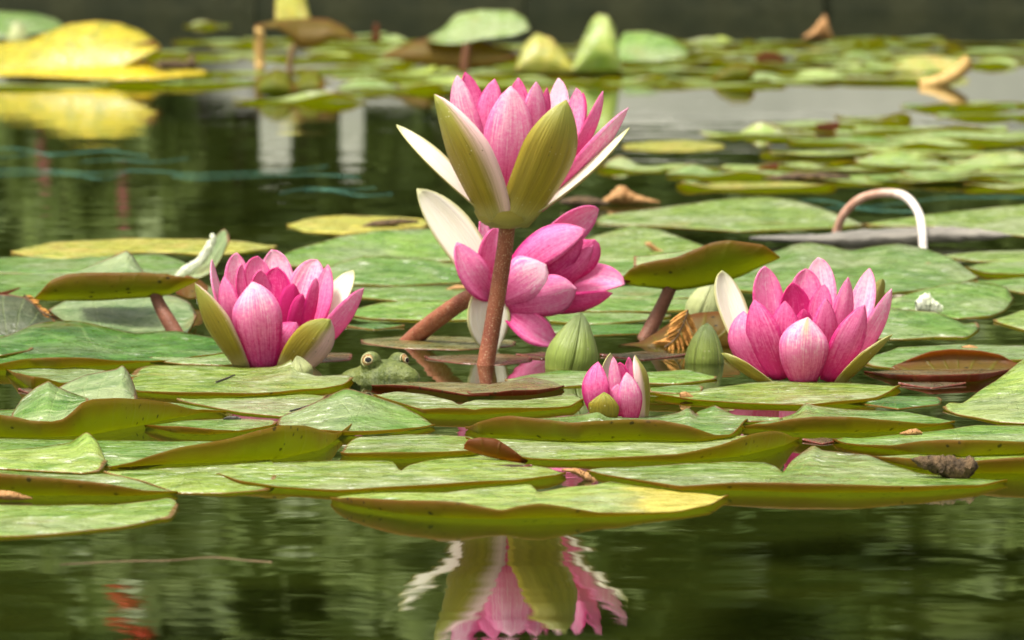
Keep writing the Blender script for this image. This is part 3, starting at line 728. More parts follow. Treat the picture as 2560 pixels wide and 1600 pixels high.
pp('green', [(1163, 1068), (1300, 1055), (1500, 1050), (1700, 1045), (1870, 1052)], [(1163, 1082), (1200, 1094), (1300, 1100), (1450, 1109), (1600, 1106), (1750, 1110), (1830, 1099), (1870, 1060)],
   T=[(1163, 1067), (1300, 1052), (1400, 1044), (1470, 1036), (1498, 1023), (1520, 1041), (1640, 1042), (1700, 1032), (1722, 1018), (1745, 1040), (1800, 1045), (1870, 1051)],
   L=[(1163, 1070), (1200, 1052), (1240, 1040), (1275, 1036), (1350, 1044), (1430, 1054), (1500, 1048), (1560, 1045), (1650, 1047), (1720, 1060), (1790, 1086), (1830, 1092), (1858, 1062), (1870, 1055)],
   label='long lily pad with a high brownish-olive rim standing in front of the half-open pink bud', sm=.012, n=110)
pp('green', [(1738, 1036), (1788, 1034), (1840, 1040), (1960, 1047)], [(1738, 1050), (1800, 1056), (1870, 1059), (1960, 1056)], T=[(1738, 1033), (1788, 1013), (1840, 1038), (1960, 1046)], label='small green lily pad corner pointing up behind the hump-rimmed pads')
pp('green', [(1858, 1070), (1990, 1036), (2130, 1028), (2270, 1032), (2392, 1058)], [(1858, 1077), (1914, 1081), (1986, 1088), (2129, 1091), (2236, 1084), (2343, 1073), (2392, 1063)],
   T=[(1858, 1069), (1980, 1040), (1998, 1030), (2018, 1005), (2034, 1016), (2129, 1025), (2271, 1030), (2343, 1046), (2392, 1057)],
   L=[(1858, 1071), (1886, 1057), (1921, 1057), (1979, 1045), (2039, 1039), (2129, 1041), (2236, 1048), (2343, 1061), (2392, 1060)], label='lily pad with a long brown-olive rim and one small upturned point')
pp('green', [(2088, 1094), (2150, 1098), (2236, 1088), (2343, 1078), (2450, 1064), (2720, 1066)], [(2088, 1112), (2146, 1122), (2236, 1131), (2307, 1140), (2414, 1148), (2560, 1141), (2720, 1130)],
   L=[(2088, 1096), (2110, 1112), (2164, 1116), (2236, 1111), (2307, 1098), (2361, 1095), (2560, 1102), (2720, 1105)], label='green lily pad with a thick olive rim blotched yellow behind the decaying brown leaf')
pp('lime', [(1468, 1180), (1479, 1171), (1600, 1168), (1710, 1171), (1843, 1155), (1914, 1157), (1950, 1170), (1962, 1188), (1972, 1188), (1976, 1166), (2004, 1152), (2039, 1146), (2129, 1146), (2236, 1166), (2307, 1187), (2414, 1197), (2525, 1206)],
   [(1468, 1188), (1600, 1214), (1700, 1233), (1850, 1234), (2000, 1238), (2150, 1240), (2300, 1236), (2450, 1226), (2525, 1210)],
   T=[(1468, 1179), (1600, 1167), (1843, 1154), (1962, 1187), (1976, 1160), (2004, 1136), (2039, 1112), (2057, 1128), (2129, 1136), (2175, 1139), (2236, 1163), (2307, 1186), (2525, 1205)],
   L=[(1468, 1187), (1600, 1205), (1700, 1213), (1843, 1204), (1957, 1203), (2057, 1207), (2200, 1212), (2350, 1212), (2450, 1215), (2525, 1207)], label='very wide lime lily pad with a notch and one raised lobe below the decayed leaf', sm=.008, n=130)
pp('lime', [(2180, 1147), (2300, 1135), (2560, 1130), (2720, 1130)], [(2180, 1152), (2260, 1170), (2330, 1184), (2414, 1192), (2560, 1192), (2720, 1190)],
   L=[(2180, 1149), (2236, 1141), (2290, 1143), (2350, 1138), (2414, 1141), (2440, 1150), (2500, 1146), (2560, 1141), (2720, 1140)], label='olive-rimmed lily pad with brown decayed tissue clinging to its rim')
pp('lime', [(1640, 989), (1700, 986), (1771, 974), (1875, 958), (1950, 951), (2021, 955), (2129, 959), (2254, 968)], [(1640, 993), (1736, 1008), (1879, 1017), (2004, 1020), (2043, 1022), (2129, 1016), (2200, 1006), (2254, 972)],
   L=[(1640, 991), (1736, 1007), (1879, 1016), (2004, 1018), (2043, 1012), (2129, 1002), (2200, 995), (2254, 969)], label='flat lily pad with a brownish pointed end right in front of the low pink flower')
pp('bronze', [(1560, 1000), (1640, 985), (1700, 975), (1790, 968), (1860, 980)], [(1560, 1003), (1640, 1005), (1700, 1003), (1790, 1000), (1860, 985)], label='half-sunken bronze lily pad between the half-open bud and the low pink flower', z0=-.002)
pp('pale', [(2362, 1020), (2411, 1014), (2450, 1000), (2521, 975), (2560, 965), (2720, 955)], [(2362, 1026), (2400, 1039), (2440, 1046), (2500, 1059), (2600, 1063), (2720, 1060)],
   T=[(2362, 1018), (2375, 1007), (2411, 1010), (2450, 982), (2521, 934), (2560, 900), (2640, 862), (2720, 880)], label='large pale lily pad tilted up towards its far edge beside the maroon cupped leaf')
pp('maroon', [(2165, 928), (2236, 922), (2400, 912), (2552, 918)], [(2165, 932), (2240, 950), (2330, 960), (2450, 956), (2552, 925)],
   L=[(2165, 929), (2240, 930), (2330, 931), (2450, 929), (2552, 919)], label='maroon lily pad with its near rim just above the dark water', z0=-.001)
ruled('brownup', [(2225, 924), (2250, 908), (2271, 898), (2325, 878), (2379, 872), (2450, 876), (2504, 887), (2552, 917)], [(2225, 928), (2300, 930), (2400, 930), (2500, 928), (2552, 921)], DY(926) + .012, DY(926) + .004, label='brown cupped leaf standing up at the back of the maroon pad', bulge=-.006)
pp('green', [(2165, 900), (2250, 870), (2400, 862), (2620, 866)], [(2165, 915), (2240, 924), (2400, 905), (2620, 902)], label='pale green lily pad behind the brown cupped leaf')
pp('green', [(2170, 815), (2225, 812), (2343, 815), (2414, 820), (2452, 814)], [(2170, 848), (2260, 850), (2343, 846), (2421, 847), (2452, 828)],
   T=[(2170, 792), (2225, 769), (2271, 776), (2343, 781), (2396, 800), (2414, 811), (2440, 806), (2452, 798)], label='grey-green lily pad with a raised back and hooked end behind the low pink flower')
pp('green', [(2220, 768), (2380, 748), (2500, 742), (2538, 748)], [(2220, 778), (2343, 791), (2396, 798), (2479, 793), (2518, 777), (2538, 752)],
   T=[(2220, 752), (2289, 730), (2379, 709), (2432, 705), (2486, 709), (2521, 719), (2538, 738)], label='raised rounded lily pad carrying a torn whitish patch of tissue')
pp('green', [(1790, 690), (1900, 662), (2100, 652), (2300, 657), (2450, 692)], [(1790, 722), (2000, 742), (2218, 737), (2343, 722), (2450, 699)],
   T=[(1790, 685), (1880, 652), (1946, 626), (1986, 612), (2021, 607), (2075, 614), (2129, 628), (2182, 617), (2246, 609), (2307, 619), (2379, 644), (2432, 680), (2450, 690)], label='broad green lily pad with a two-humped far edge, a brown seed lying on it')
pp('green', [(2416, 670), (2480, 656), (2560, 650), (2720, 650)], [(2416, 673), (2470, 690), (2560, 692), (2720, 686)], L=[(2416, 671), (2440, 680), (2480, 686), (2560, 690), (2720, 685)], label='green lily pad with a thin dark rim touching the two-humped pad')
pp('lime', [(2360, 640), (2440, 630), (2560, 627), (2720, 626)], [(2360, 645), (2440, 655), (2560, 656), (2720, 656)], label='narrow flat lily pad between the driftwood and the thin-rimmed pad')
pp('green', [(2440, 705), (2560, 695), (2720, 695)], [(2440, 709), (2560, 735), (2720, 738)], label='flat green lily pad beyond the raised pad with the torn patch')
pp('pale', [(2487, 801), (2560, 778), (2720, 775)], [(2487, 806), (2560, 827), (2720, 830)], label='pale lily pad at the end of the dark gap near the hooked pad')
pp('lime', [(1490, 552), (1600, 545), (1914, 530), (2057, 545), (2162, 561)], [(1490, 562), (1600, 565), (1700, 570), (1850, 580), (2000, 574), (2100, 570), (2162, 565)],
   T=[(1490, 540), (1600, 527), (1700, 514), (1807, 498), (1914, 492), (1986, 500), (2057, 521), (2100, 538), (2162, 560)], label='long domed lime lily pad with a yellow top edge beside the arching stalk')
pp('lime', [(2165, 561), (2400, 547), (2720, 532)], [(2165, 565), (2350, 568), (2560, 592), (2720, 597)], T=[(2165, 559), (2340, 535), (2480, 520), (2560, 512), (2720, 506)], label='lime lily pad sloping up beyond the foot of the arching stalk')
pp('green', [(680, 652), (900, 630), (1220, 622)], [(680, 664), (800, 670), (1000, 657), (1220, 652)], T=[(680, 645), (750, 620), (850, 592), (950, 575), (1060, 572), (1220, 580)], label='large smooth domed green lily pad behind the tall flower stem')
pp('green', [(775, 696), (957, 682), (1165, 688)], [(775, 702), (850, 713), (986, 716), (1165, 708)], T=[(775, 690), (850, 656), (904, 643), (957, 641), (1064, 647), (1165, 668)], label='low domed green lily pad in front of the large smooth domed one')
pp('green', [(885, 735), (910, 722), (1000, 717), (1190, 719)], [(885, 745), (1000, 754), (1190, 757)], label='flat streaky lily pad just above the leaning red stem')
pp('green', [(875, 787), (1000, 777), (1190, 780)], [(875, 792), (930, 799), (1050, 804), (1190, 802)], T=[(875, 778), (950, 757), (1020, 750), (1100, 752), (1190, 764)], label='green lily pad under the leaning red stem')
pp('ochre', [(716, 562), (780, 545), (860, 539), (1000, 543), (1070, 550)], [(716, 566), (760, 582), (860, 588), (960, 578), (1070, 571)], label='yellow speckled lily pad in front of the open dark water')
pp('lime', [(1440, 622), (1600, 607), (1795, 634)], [(1440, 652), (1600, 657), (1700, 652), (1795, 641)], T=[(1440, 605), (1582, 563), (1654, 575), (1720, 600), (1795, 630)], label='yellowish domed lily pad behind the raised olive leaf')
pp('green', [(1400, 655), (1500, 650), (1800, 648)], [(1400, 690), (1500, 695), (1800, 690)], label='flat green lily pad right behind the raised olive leaf')
pp('green', [(1480, 722), (1560, 716), (1700, 713), (1830, 716)], [(1480, 745), (1600, 750), (1700, 748), (1830, 745)], label='green lily pad crossed by the stalk of the raised olive leaf')
pp('green', [(1340, 752), (1500, 742), (1640, 746), (1780, 750)], [(1340, 775), (1500, 782), (1640, 780), (1780, 776)], label='pale streaked lily pad behind the grey-green pointed bud')
pp('green', [(1355, 788), (1450, 782), (1600, 785), (1680, 790)], [(1355, 805), (1450, 812), (1520, 812), (1600, 803), (1680, 795)], label='short green lily pad meeting the foot of the raised leaf stalk')
# left side
pp('ochre', [(24, 630), (80, 617), (140, 605), (320, 597), (500, 598), (600, 603), (692, 617)], [(24, 634), (80, 644), (160, 649), (250, 642), (350, 632), (450, 634), (520, 642), (600, 634), (692, 621)], label='long yellow lily pad with an orange end at the back of the near bed')
pp('green', [(-150, 655), (0, 645), (100, 641), (300, 638), (400, 636), (450, 652), (482, 668)], [(-150, 684), (100, 686), (300, 688), (482, 684)], label='flat green lily pad between the long yellow pad and the raised brown-stalked leaf')
pp('green', [(-150, 690), (0, 684), (200, 684), (330, 690)], [(-150, 742), (0, 748), (150, 746), (330, 735)], label='wide green lily pad behind the dusky leaf')
pp('deep', [(-80, 872), (85, 858), (300, 855), (470, 858), (570, 868)], [(-80, 936), (0, 933), (71, 924), (143, 927), (250, 921), (321, 915), (375, 911), (450, 905), (570, 888)],
   T=[(-80, 862), (20, 838), (85, 810), (130, 803), (185, 803), (235, 812), (280, 823), (320, 832), (345, 834), (400, 829), (440, 828), (480, 836), (570, 852)],
   L=[(-80, 918), (0, 908), (54, 895), (125, 891), (214, 894), (304, 901), (375, 908), (450, 903), (570, 886)], label='large deep green lily pad with a wavy raised back beside the curled-sepal flower')
pp('deep', [(-120, 855), (0, 850), (40, 862), (78, 890)], [(-120, 905), (0, 907), (78, 894)], label='dark green lily pad tucked under the dusky leaf', z0=.004)
pp('green', [(370, 895), (450, 884), (560, 880), (640, 890)], [(370, 905), (450, 914), (560, 916), (640, 905)], label='pale flat lily pad touching the foot of the low flower with the curled sepal')
pp('green', [(10, 927), (36, 917), (71, 912), (150, 915), (250, 926), (350, 942)], [(10, 931), (46, 959), (75, 979), (140, 974), (250, 962), (350, 948)],
   L=[(10, 928), (54, 934), (107, 942), (150, 957), (250, 956), (350, 944)], label='lily pad with a brown turned-up corner behind the twin-pointed leaf')
pp('lime', [(318, 927), (518, 920), (679, 926), (729, 929), (786, 943), (880, 939)], [(318, 985), (345, 987), (450, 995), (600, 998), (700, 992), (800, 980), (860, 970), (880, 957)],
   T=[(318, 925), (379, 914), (518, 916), (607, 921), (679, 918), (714, 908), (729, 892), (738, 922), (786, 941), (880, 936)], L=[(318, 984), (345, 984), (450, 978), (520, 979), (600, 985), (640, 987), (740, 978), (800, 976), (860, 968), (880, 955)],
   label='long streaked lime lily pad in front of the low flower with the curled sepal', sm=.012)
pp('lime', [(438, 1001), (557, 997), (679, 989), (760, 987), (817, 991)], [(438, 1006), (520, 1020), (600, 1036), (725, 1047), (790, 1022), (817, 996)], label='bright lime lily pad between the long streaked pad and the tented green pad')
e = empty('lily_pad', G(150, 1060), 'large crumpled lily pad with two upturned points and a high wavy olive rim', 'lily pad')
pp('green', [(-80, 1030), (120, 1022), (330, 1005), (440, 1008), (562, 1034)], [(-80, 1100), (0, 1098), (100, 1100), (200, 1095), (300, 1080), (390, 1060), (460, 1047), (500, 1039), (562, 1039)],
   L=[(-80, 1030), (0, 1034), (36, 1039), (71, 1048), (125, 1051), (154, 1044), (179, 1023), (200, 1001), (229, 991), (286, 991), (357, 994), (421, 1005), (468, 1019), (562, 1035)], sm=.012, n=120, parent=e, name='blade')
ruled('grey', [(140, 972), (165, 958), (214, 937), (260, 928), (293, 922), (306, 911), (318, 924), (331, 950), (341, 978), (344, 992)], [(140, 1000), (214, 1010), (290, 1008), (344, 1004)], DY(1030) + .05, DY(1040), name='lobe', parent=e, flip=True, bulge=.003)
ruled('green', [(26, 1040), (36, 1024), (54, 997), (89, 968), (121, 951), (143, 966), (175, 980), (222, 996)], [(26, 1052), (90, 1062), (140, 1060), (180, 1040), (222, 1004)], DY(1060) + .045, DY(1070), name='lobe', parent=e, flip=True, bulge=.003)
pp('green', [(358, 1068), (450, 1052), (600, 1047), (690, 1052)], [(358, 1073), (440, 1091), (520, 1095), (600, 1087), (690, 1070)], L=[(358, 1069), (379, 1064), (446, 1064), (520, 1072), (589, 1082), (690, 1068)], label='green lily pad with a reddish near rim under the broad speckled olive rim')
pp('green', [(688, 1050), (860, 1042), (1000, 1047), (1085, 1065)], [(688, 1073), (750, 1086), (850, 1094), (930, 1092), (1000, 1088), (1085, 1070)],
   T=[(688, 1045), (735, 1030), (780, 1010), (830, 985), (862, 971), (880, 974), (930, 990), (1000, 1015), (1050, 1040), (1085, 1063)], L=[(688, 1071), (850, 1074), (950, 1077), (1040, 1074), (1085, 1066)], label='green lily pad tented up into a ridge in front of the frog')
pp('lime', [(933, 990), (993, 979), (1064, 986), (1129, 1003), (1150, 1016), (1160, 1008), (1189, 1000), (1314, 1002), (1404, 989), (1436, 986), (1460, 1000)], [(933, 995), (1030, 1028), (1060, 1041), (1180, 1044), (1300, 1039), (1430, 1026), (1460, 1006)],
   L=[(933, 992), (1030, 1024), (1100, 1018), (1165, 1018), (1185, 1023), (1210, 1018), (1300, 1019), (1420, 1021), (1460, 1002)], label='lime lily pad with a creased olive rim between the bronze pads and the brownish-olive rim', sm=.010, n=100)
pp('bronze', [(928, 967), (1030, 956), (1120, 956), (1235, 962)], [(928, 972), (1030, 980), (1120, 992), (1171, 998), (1235, 997)], L=[(928, 968), (975, 963), (1029, 966), (1100, 977), (1171, 993), (1235, 993)], label='bronze lily pad with a low red rim in front of the frog')
pp('bronze', [(1168, 976), (1190, 970), (1260, 962), (1330, 960), (1380, 962), (1410, 968)], [(1168, 995), (1250, 997), (1340, 992), (1390, 983), (1410, 973)], T=[(1168, 974), (1260, 955), (1330, 944), (1380, 954), (1410, 966)],
   L=[(1168, 992), (1220, 983), (1280, 973), (1340, 972), (1400, 972), (1410, 969)], label='bronze-green lily pad with a red rim below the foot of the tall stem')
pp('green', [(1262, 953), (1330, 937), (1400, 926), (1500, 932)], [(1262, 957), (1350, 970), (1400, 970), (1500, 965)], label='small green lily pad in front of the grey-green pointed bud')
pp('green', [(1600, 932), (1720, 926), (1795, 945)], [(1600, 960), (1700, 963), (1795, 951)], label='small green lily pad in front of the slim dark bud')
pp('bronze', [(900, 848), (1000, 838), (1150, 838), (1290, 848)], [(900, 858), (1000, 872), (1150, 876), (1290, 866)], label='dull bronze lily pad awash behind the frog', z0=-.0006, wav=.0003)
pp('maroon', [(1060, 892), (1150, 884), (1250, 882), (1330, 890)], [(1060, 897), (1150, 910), (1250, 914), (1330, 905)], label='sunken maroon lily pad around the foot of the tall stem', z0=-.0006, wav=.0003)
pp('maroon', [(700, 885), (780, 878), (880, 880)], [(700, 900), (780, 908), (880, 900)], label='sunken dark pad between the low flower and the frog', z0=-.0006, wav=.0003)
pp('green', [(1620, 972), (1690, 964), (1760, 966)], [(1620, 984), (1690, 988), (1760, 982)], label='small pale pad corner next to the half-open pink bud')
pp('deep', [(1360, 815), (1480, 808), (1650, 812)], [(1360, 832), (1480, 840), (1650, 834)], label='dark wet lily pad awash behind the grey-green pointed bud', z0=-.0004, wav=.0003)
pp('deep', [(2120, 1000), (2250, 988), (2360, 992)], [(2120, 1006), (2250, 1024), (2360, 1012)], label='dark sunken lily pad between the pointed-end pad and the large tilted pad', z0=-.0004, wav=.0003)

# raised leaves with stalks
def raised(loc_px, label):
    return empty('lily_pad', G(*loc_px), label, 'lily pad')
e = raised((440, 834), 'raised olive leaf on a dark reddish stalk over the pale silvery leaf')
Yr = DY(834) + .01
ruled('green', [(86, 744), (106, 724), (130, 700), (169, 686), (212, 682), (291, 682), (370, 682), (437, 690), (496, 696)], [(86, 745), (120, 750), (159, 750), (238, 750), (317, 745), (376, 741), (423, 735), (496, 698)], Yr - .008, Yr, bulge=.004, name='blade', parent=e)
ruled('grey', [(168, 686), (200, 676), (238, 660), (290, 638), (317, 625), (333, 640), (362, 684)], [(168, 688), (250, 690), (362, 690)], Yr + .05, Yr + .006, name='lobe', parent=e, flip=True)
tube('stalk', [P(385, 728, Yr), P(398, 760, Yr), P(420, 800, Yr - .005), P(450, 850, Yr - .01)], [.0040, .0042, .0048, .005], M['stalk'], e)
e = raised((1618, 842), 'raised olive leaf with a twisted dark tip beside the low wide-open flower')
Yr = DY(842) + .005
ruled('green', [(1556, 694), (1575, 672), (1600, 660), (1640, 651), (1690, 643), (1740, 622), (1780, 606), (1820, 600), (1870, 606), (1910, 612), (1949, 641)], [(1556, 700), (1580, 712), (1640, 718), (1690, 724), (1740, 718), (1800, 706), (1850, 690), (1900, 665), (1949, 643)], Yr - .012, Yr, bulge=.004, name='blade', parent=e)
ruled('grey', [(1584, 640), (1620, 640), (1660, 634), (1700, 630), (1740, 622)], [(1584, 664), (1620, 660), (1660, 654), (1700, 644), (1740, 626)], Yr + .03, Yr - .004, name='far_rim', parent=e, flip=True)
ruled('redbrown', [(1490, 656), (1510, 672), (1540, 690), (1575, 700)], [(1490, 660), (1510, 684), (1540, 704), (1575, 708)], Yr - .004, Yr - .008, name='twisted_tip', parent=e)
tube('stalk', [P(1676, 718, Yr), P(1662, 750, Yr), P(1640, 795, Yr), P(1605, 860, Yr - .005)], [.0042, .0042, .0046, .005], M['stalk'], e)
ruled('grey', [(122, 774), (165, 750), (250, 742), (400, 735), (440, 740), (476, 756), (491, 785)], [(122, 776), (165, 808), (260, 822), (331, 838), (440, 840), (471, 834), (491, 788)], DY(835) + .10, DY(835) + .012, label='pale silvery leaf tilted upright under the raised olive leaf', flip=True, bulge=.004)
ruled('dusk', [(-60, 736), (0, 735), (30, 737), (60, 742), (85, 760), (110, 790), (138, 800)], [(-60, 862), (0, 864), (60, 856), (100, 830), (138, 804)], DY(862) + .06, DY(862) + .01, label='dusky purple-green leaf standing up behind the dark green pads', flip=True, bulge=.006)
ruled('grey', [(413, 690), (460, 668), (500, 640), (530, 600), (555, 574), (565, 572), (573, 585)], [(413, 692), (460, 696), (500, 694), (530, 680), (555, 640), (565, 615), (573, 600)], DY(700) + .05, DY(700), label='torn upright leaf tip with ragged white tissue', flip=True)
ruled('bronze', [(-20, 735), (20, 726), (50, 718)], [(-20, 742), (20, 736), (50, 721)], DY(742) + .0, DY(742), label='narrow olive leaf tip lying on the wide green pad')
ruled('brownup', [(1545, 865), (1600, 858), (1640, 835), (1690, 800), (1740, 785), (1800, 780), (1850, 784)], [(1545, 870), (1640, 872), (1700, 872), (1800, 872), (1850, 872)], DY(868) + .02, DY(868) + .008, label='red-brown leaf standing in the water behind the slim dark bud', bulge=.006)
ruled('brownup', [(440, 700), (470, 690), (500, 702), (520, 720)], [(440, 735), (470, 748), (500, 745), (520, 724)], DY(760) + .02, DY(760), label='brown leaf fold behind the low flower with the curled sepal')

# dark wet leaves awash in the gaps of the bed
for k_, (x0_, x1_, yb_, yf_, m_, lb_) in enumerate(((860, 1010, 806, 826, 'deep', 'dark wet leaf under the leaning red stem'), (1290, 1420, 878, 900, 'maroon', 'maroon leaf awash at the foot of the grey-green pointed bud'), (1500, 1720, 876, 902, 'maroon', 'maroon leaf awash before the dry orange sprig'),
    (1640, 1800, 1060, 1072, 'bronze', 'bronze wet leaf in the gap behind the hump-rimmed pad'), (2010, 2110, 1092, 1112, 'maroon', 'maroon wet leaf in the gap beside the hump-rimmed pad'), (2170, 2330, 800, 812, 'deep', 'dark leaf awash under the raised grey-green pad'), (1225, 1330, 1160, 1176, 'maroon', 'small maroon leaf awash behind the open-notched lime pad'), (40, 130, 962, 990, 'maroon', 'maroon wet leaf under the brown turned-up corner'), (2250, 2420, 950, 972, 'maroon', 'dark maroon leaf awash in front of the maroon pad'))):
    pp(m_, [(x0_, (yb_ + yf_) / 2), (.5 * (x0_ + x1_), yb_), (x1_, (yb_ + yf_) / 2)], [(x0_, (yb_ + yf_) / 2 + 1), (.5 * (x0_ + x1_), yf_), (x1_, (yb_ + yf_) / 2 + 1)], label=lb_, z0=-.0004, wav=.0003, n=40)

# ---------------------------------------------------------------- flowers
# tall flower on its upright stem
Y1 = DY(912)
f = flower('water_lily', (1215, 914), Y1, 'tall pink water lily with olive outer sepals held high on an upright stem', cen=(1258, 480))
sp = lambda *a, **k: petal(f, 'sepal', *a, **k)
pt = lambda *a, **k: petal(f, 'petal', *a, **k)
tube('stem', [P(1268, 562, Y1), P(1262, 620, Y1 + .001), P(1250, 700, Y1 + .002), P(1232, 810, Y1 + .002), P(1214, 912, Y1), P(1204, 985, Y1 - .003)], [.0049, .0049, .0050, .0050, .0053, .0054], M['stem'], f['o'], 16)
V, F_, U = tube_mesh([tuple(Vector(P(1266, y, Y1)) - f['o'].location) for y in (571, 569, 562, 550, 530, 505)], [.004, .0085, .0130, .0168, .0195, .0175], 20)
o = new_obj('receptacle', V, F_, M['sepal_out'], f['o'], None, [(.5, u_[1] * .2) for u_ in U]); o.color = (.5, 0, 0, 1)
# back petals
pt((1290, 520), (1296, 330), (1296, 194), 66, (-.005, -.016, -.022), deep=.60, pale=.15)
pt((1300, 520), (1308, 350), (1306, 224), 40, (-.004, -.012, -.016), deep=.75)
pt((1330, 510), (1390, 320), (1396, 195), 66, (-.008, -.024, -.034), deep=.22, pale=.3)
pt((1235, 510), (1190, 310), (1163, 180), 66, (-.004, -.014, -.02), deep=.62, pale=.1)
pt((1350, 500), (1432, 330), (1441, 220), 62, (-.002, -.004, -.008), deep=.48, pale=.25)
pt((1355, 500), (1440, 345), (1458, 231), 34, (-.004, -.010, -.016), deep=.75, pale=.1)
pt((1230, 510), (1162, 320), (1143, 188), 78, (.002, .006, .004), deep=.42, pale=.35)
pt((1290, 520), (1352, 340), (1368, 219), 46, (0, .004, .002), deep=.72, pale=.1)
pt((1285, 525), (1333, 340), (1341, 204), 78, (.004, .010, .008), deep=.52, pale=.3)
pt((1250, 525), (1222, 340), (1237, 197), 82, (.004, .010, .008), deep=.62, pale=.2)
pt((1360, 510), (1465, 350), (1508, 228), 46, (.002, .010, .006), deep=.50, pale=.2, face=(.6, .65, -.3))
pt((1350, 528), (1475, 400), (1572, 269), 62, (.002, .010, .004), deep=.40, pale=.35, face=(.55, .7, -.45))
pt((1256, 548), (1273, 370), (1277, 215), 116, (.010, .022, .020), deep=.40, pale=.28)
# sepals
sp((1215, 535), (1083, 415), (991, 313), 92, (.002, .006, -.008), face=(-.55, -.45, -.70), edge=(.5, .3), cup=.42)
sp((1325, 545), (1472, 440), (1574, 320), 58, (.006, .016, .008), face=(.62, -.25, -.74), edge=(.5, .45), cup=.5)
sp((1240, 566), (1172, 400), (1085, 236), 128, (.012, .032, .026), face=(-.35, .92, -.2), edge=(0, .10), cup=.36, tipp=1.35)
sp((1282, 566), (1372, 400), (1416, 250), 146, (.012, .034, .030), face=(.25, .95, -.2), edge=(1, -.3), cup=.36, tipp=1.6)

# low flower, left
Y2 = DY(912)
f = flower('water_lily', (670, 914), Y2, 'low pink water lily with one short sepal curled outwards, deep magenta heart', cen=(675, 840))
pt((690, 905), (693, 715), (678, 624), 78, (-.012, -.030, -.034), deep=.16, pale=.15)
pt((730, 905), (765, 735), (794, 649), 84, (-.010, -.022, -.028), deep=.32, pale=.25)
pt((640, 905), (596, 735), (592, 631), 68, (-.004, -.014, -.018), deep=.48, pale=.32)
pt((680, 905), (645, 725), (645, 640), 70, (-.006, -.016, -.018), deep=.58, pale=.25)
pt((645, 905), (606, 745), (604, 659), 30, (.0, -.006, -.008), deep=.72)
pt((620, 905), (545, 760), (529, 649), 60, (.0, .002, -.006), deep=.32, pale=.35, face=(-.9, -.3, -.2))
pt((690, 905), (655, 755), (651, 674), 58, (-.002, -.004, -.004), deep=.78)
pt((705, 905), (696, 745), (694, 667), 80, (0, -.004, -.004), deep=.80, pale=.05)
pt((750, 905), (803, 765), (820, 661), 58, (-.002, -.008, -.012), deep=.62, pale=.35)
pt((745, 905), (780, 765), (791, 694), 36, (0, .004, .002), deep=.85)
pt((725, 905), (728, 775), (735, 709), 58, (.004, .006, .004), deep=.95, pale=.05)
pt((715, 905), (742, 790), (758, 735), 40, (.004, .008, .006), deep=.9, pale=.05)
sp((745, 905), (832, 768), (884, 675), 84, (-.004, -.012, -.018), face=(.55, -.75, -.35), edge=(.5, .4))
pt((640, 910), (580, 790), (560, 690), 60, (.006, .016, .014), deep=.58, pale=.2)
pt((700, 912), (720, 858), (742, 806), 110, (.010, .016, .012), deep=.62, pale=.1, cup=.4)
pt((755, 912), (848, 812), (910, 720), 66, (.004, .010, .004), deep=.42, pale=.2, face=(.6, .7, -.4))
pt((655, 925), (640, 800), (631, 704), 116, (.012, .026, .020), deep=.44, pale=.34)
sp((605, 925), (541, 815), (487, 708), 76, (.010, .020, .016), face=(-.5, .85, -.1), edge=(0, -.12), cup=.3, tipp=1.3)
sp((715, 935), (775, 868), (826, 798), 104, (.016, .030, .032), face=(.30, .93, .15), edge=(0, .28), cup=.35, tipp=2.2)

# low flower, right
Y3 = DY(950)
f = flower('water_lily', (2010, 952), Y3, 'low wide-open pink water lily with a pale striped front petal and boat-shaped sepals', cen=(2010, 880))
sp((1895, 930), (1825, 775), (1805, 676), 92, (-.006, -.020, -.026), face=(-.5, -.8, -.3), edge=(.5, .4))
sp((2120, 930), (2186, 765), (2207, 697), 46, (-.012, -.03, -.036), face=(.5, .85, 0), edge=(.5, .15))
pt((2045, 930), (2052, 745), (2045, 643), 76, (-.010, -.028, -.034), deep=.20, pale=.2)
pt((1945, 930), (1918, 765), (1912, 665), 78, (-.008, -.018, -.022), deep=.50, pale=.25)
pt((2100, 930), (2152, 785), (2174, 670), 66, (-.004, -.016, -.022), deep=.26, pale=.25)
pt((2012, 930), (2015, 755), (2014, 671), 76, (-.006, -.016, -.018), deep=.55, pale=.25)
pt((1995, 930), (1985, 795), (1980, 706), 80, (-.002, -.006, -.006), deep=.85, pale=.05)
pt((2035, 930), (2052, 795), (2061, 711), 60, (-.002, -.004, -.006), deep=.66, pale=.2)
pt((2070, 935), (2108, 815), (2121, 693), 66, (.0, .002, -.002), deep=.58, pale=.28)
pt((2010, 930), (2010, 830), (2010, 772), 44, (.002, .004, .004), deep=.8, pale=.1)
pt((1920, 945), (1860, 858), (1859, 777), 90, (.004, .010, .006), deep=.48, pale=.2)
pt((1975, 940), (1960, 845), (1963, 752), 78, (.006, .012, .010), deep=.66, pale=.12)
pt((2045, 940), (2063, 845), (2066, 745), 68, (.006, .012, .010), deep=.62, pale=.15)
pt((2085, 945), (2178, 842), (2230, 722), 66, (.002, .010, .006), deep=.44, pale=.3, face=(.6, .75, -.2))
pt((1950, 950), (1908, 850), (1885, 749), 84, (.008, .018, .014), deep=.64, pale=.12)
pt((2070, 955), (2122, 862), (2162, 762), 80, (.010, .020, .016), deep=.60, pale=.15)
pt((2012, 965), (2010, 875), (2020, 793), 112, (.014, .026, .020), deep=.32, pale=.22, green=.8, tipp=2.0)
sp((1925, 968), (1856, 931), (1802, 883), 60, (.010, .018, .016), face=(-.45, .35, -.82), edge=(.5, .2), cup=.5)
sp((2098, 968), (2166, 906), (2232, 837), 60, (.010, .018, .014), face=(.45, .60, -.66), edge=(.5, .1), cup=.5, tipp=1.3)

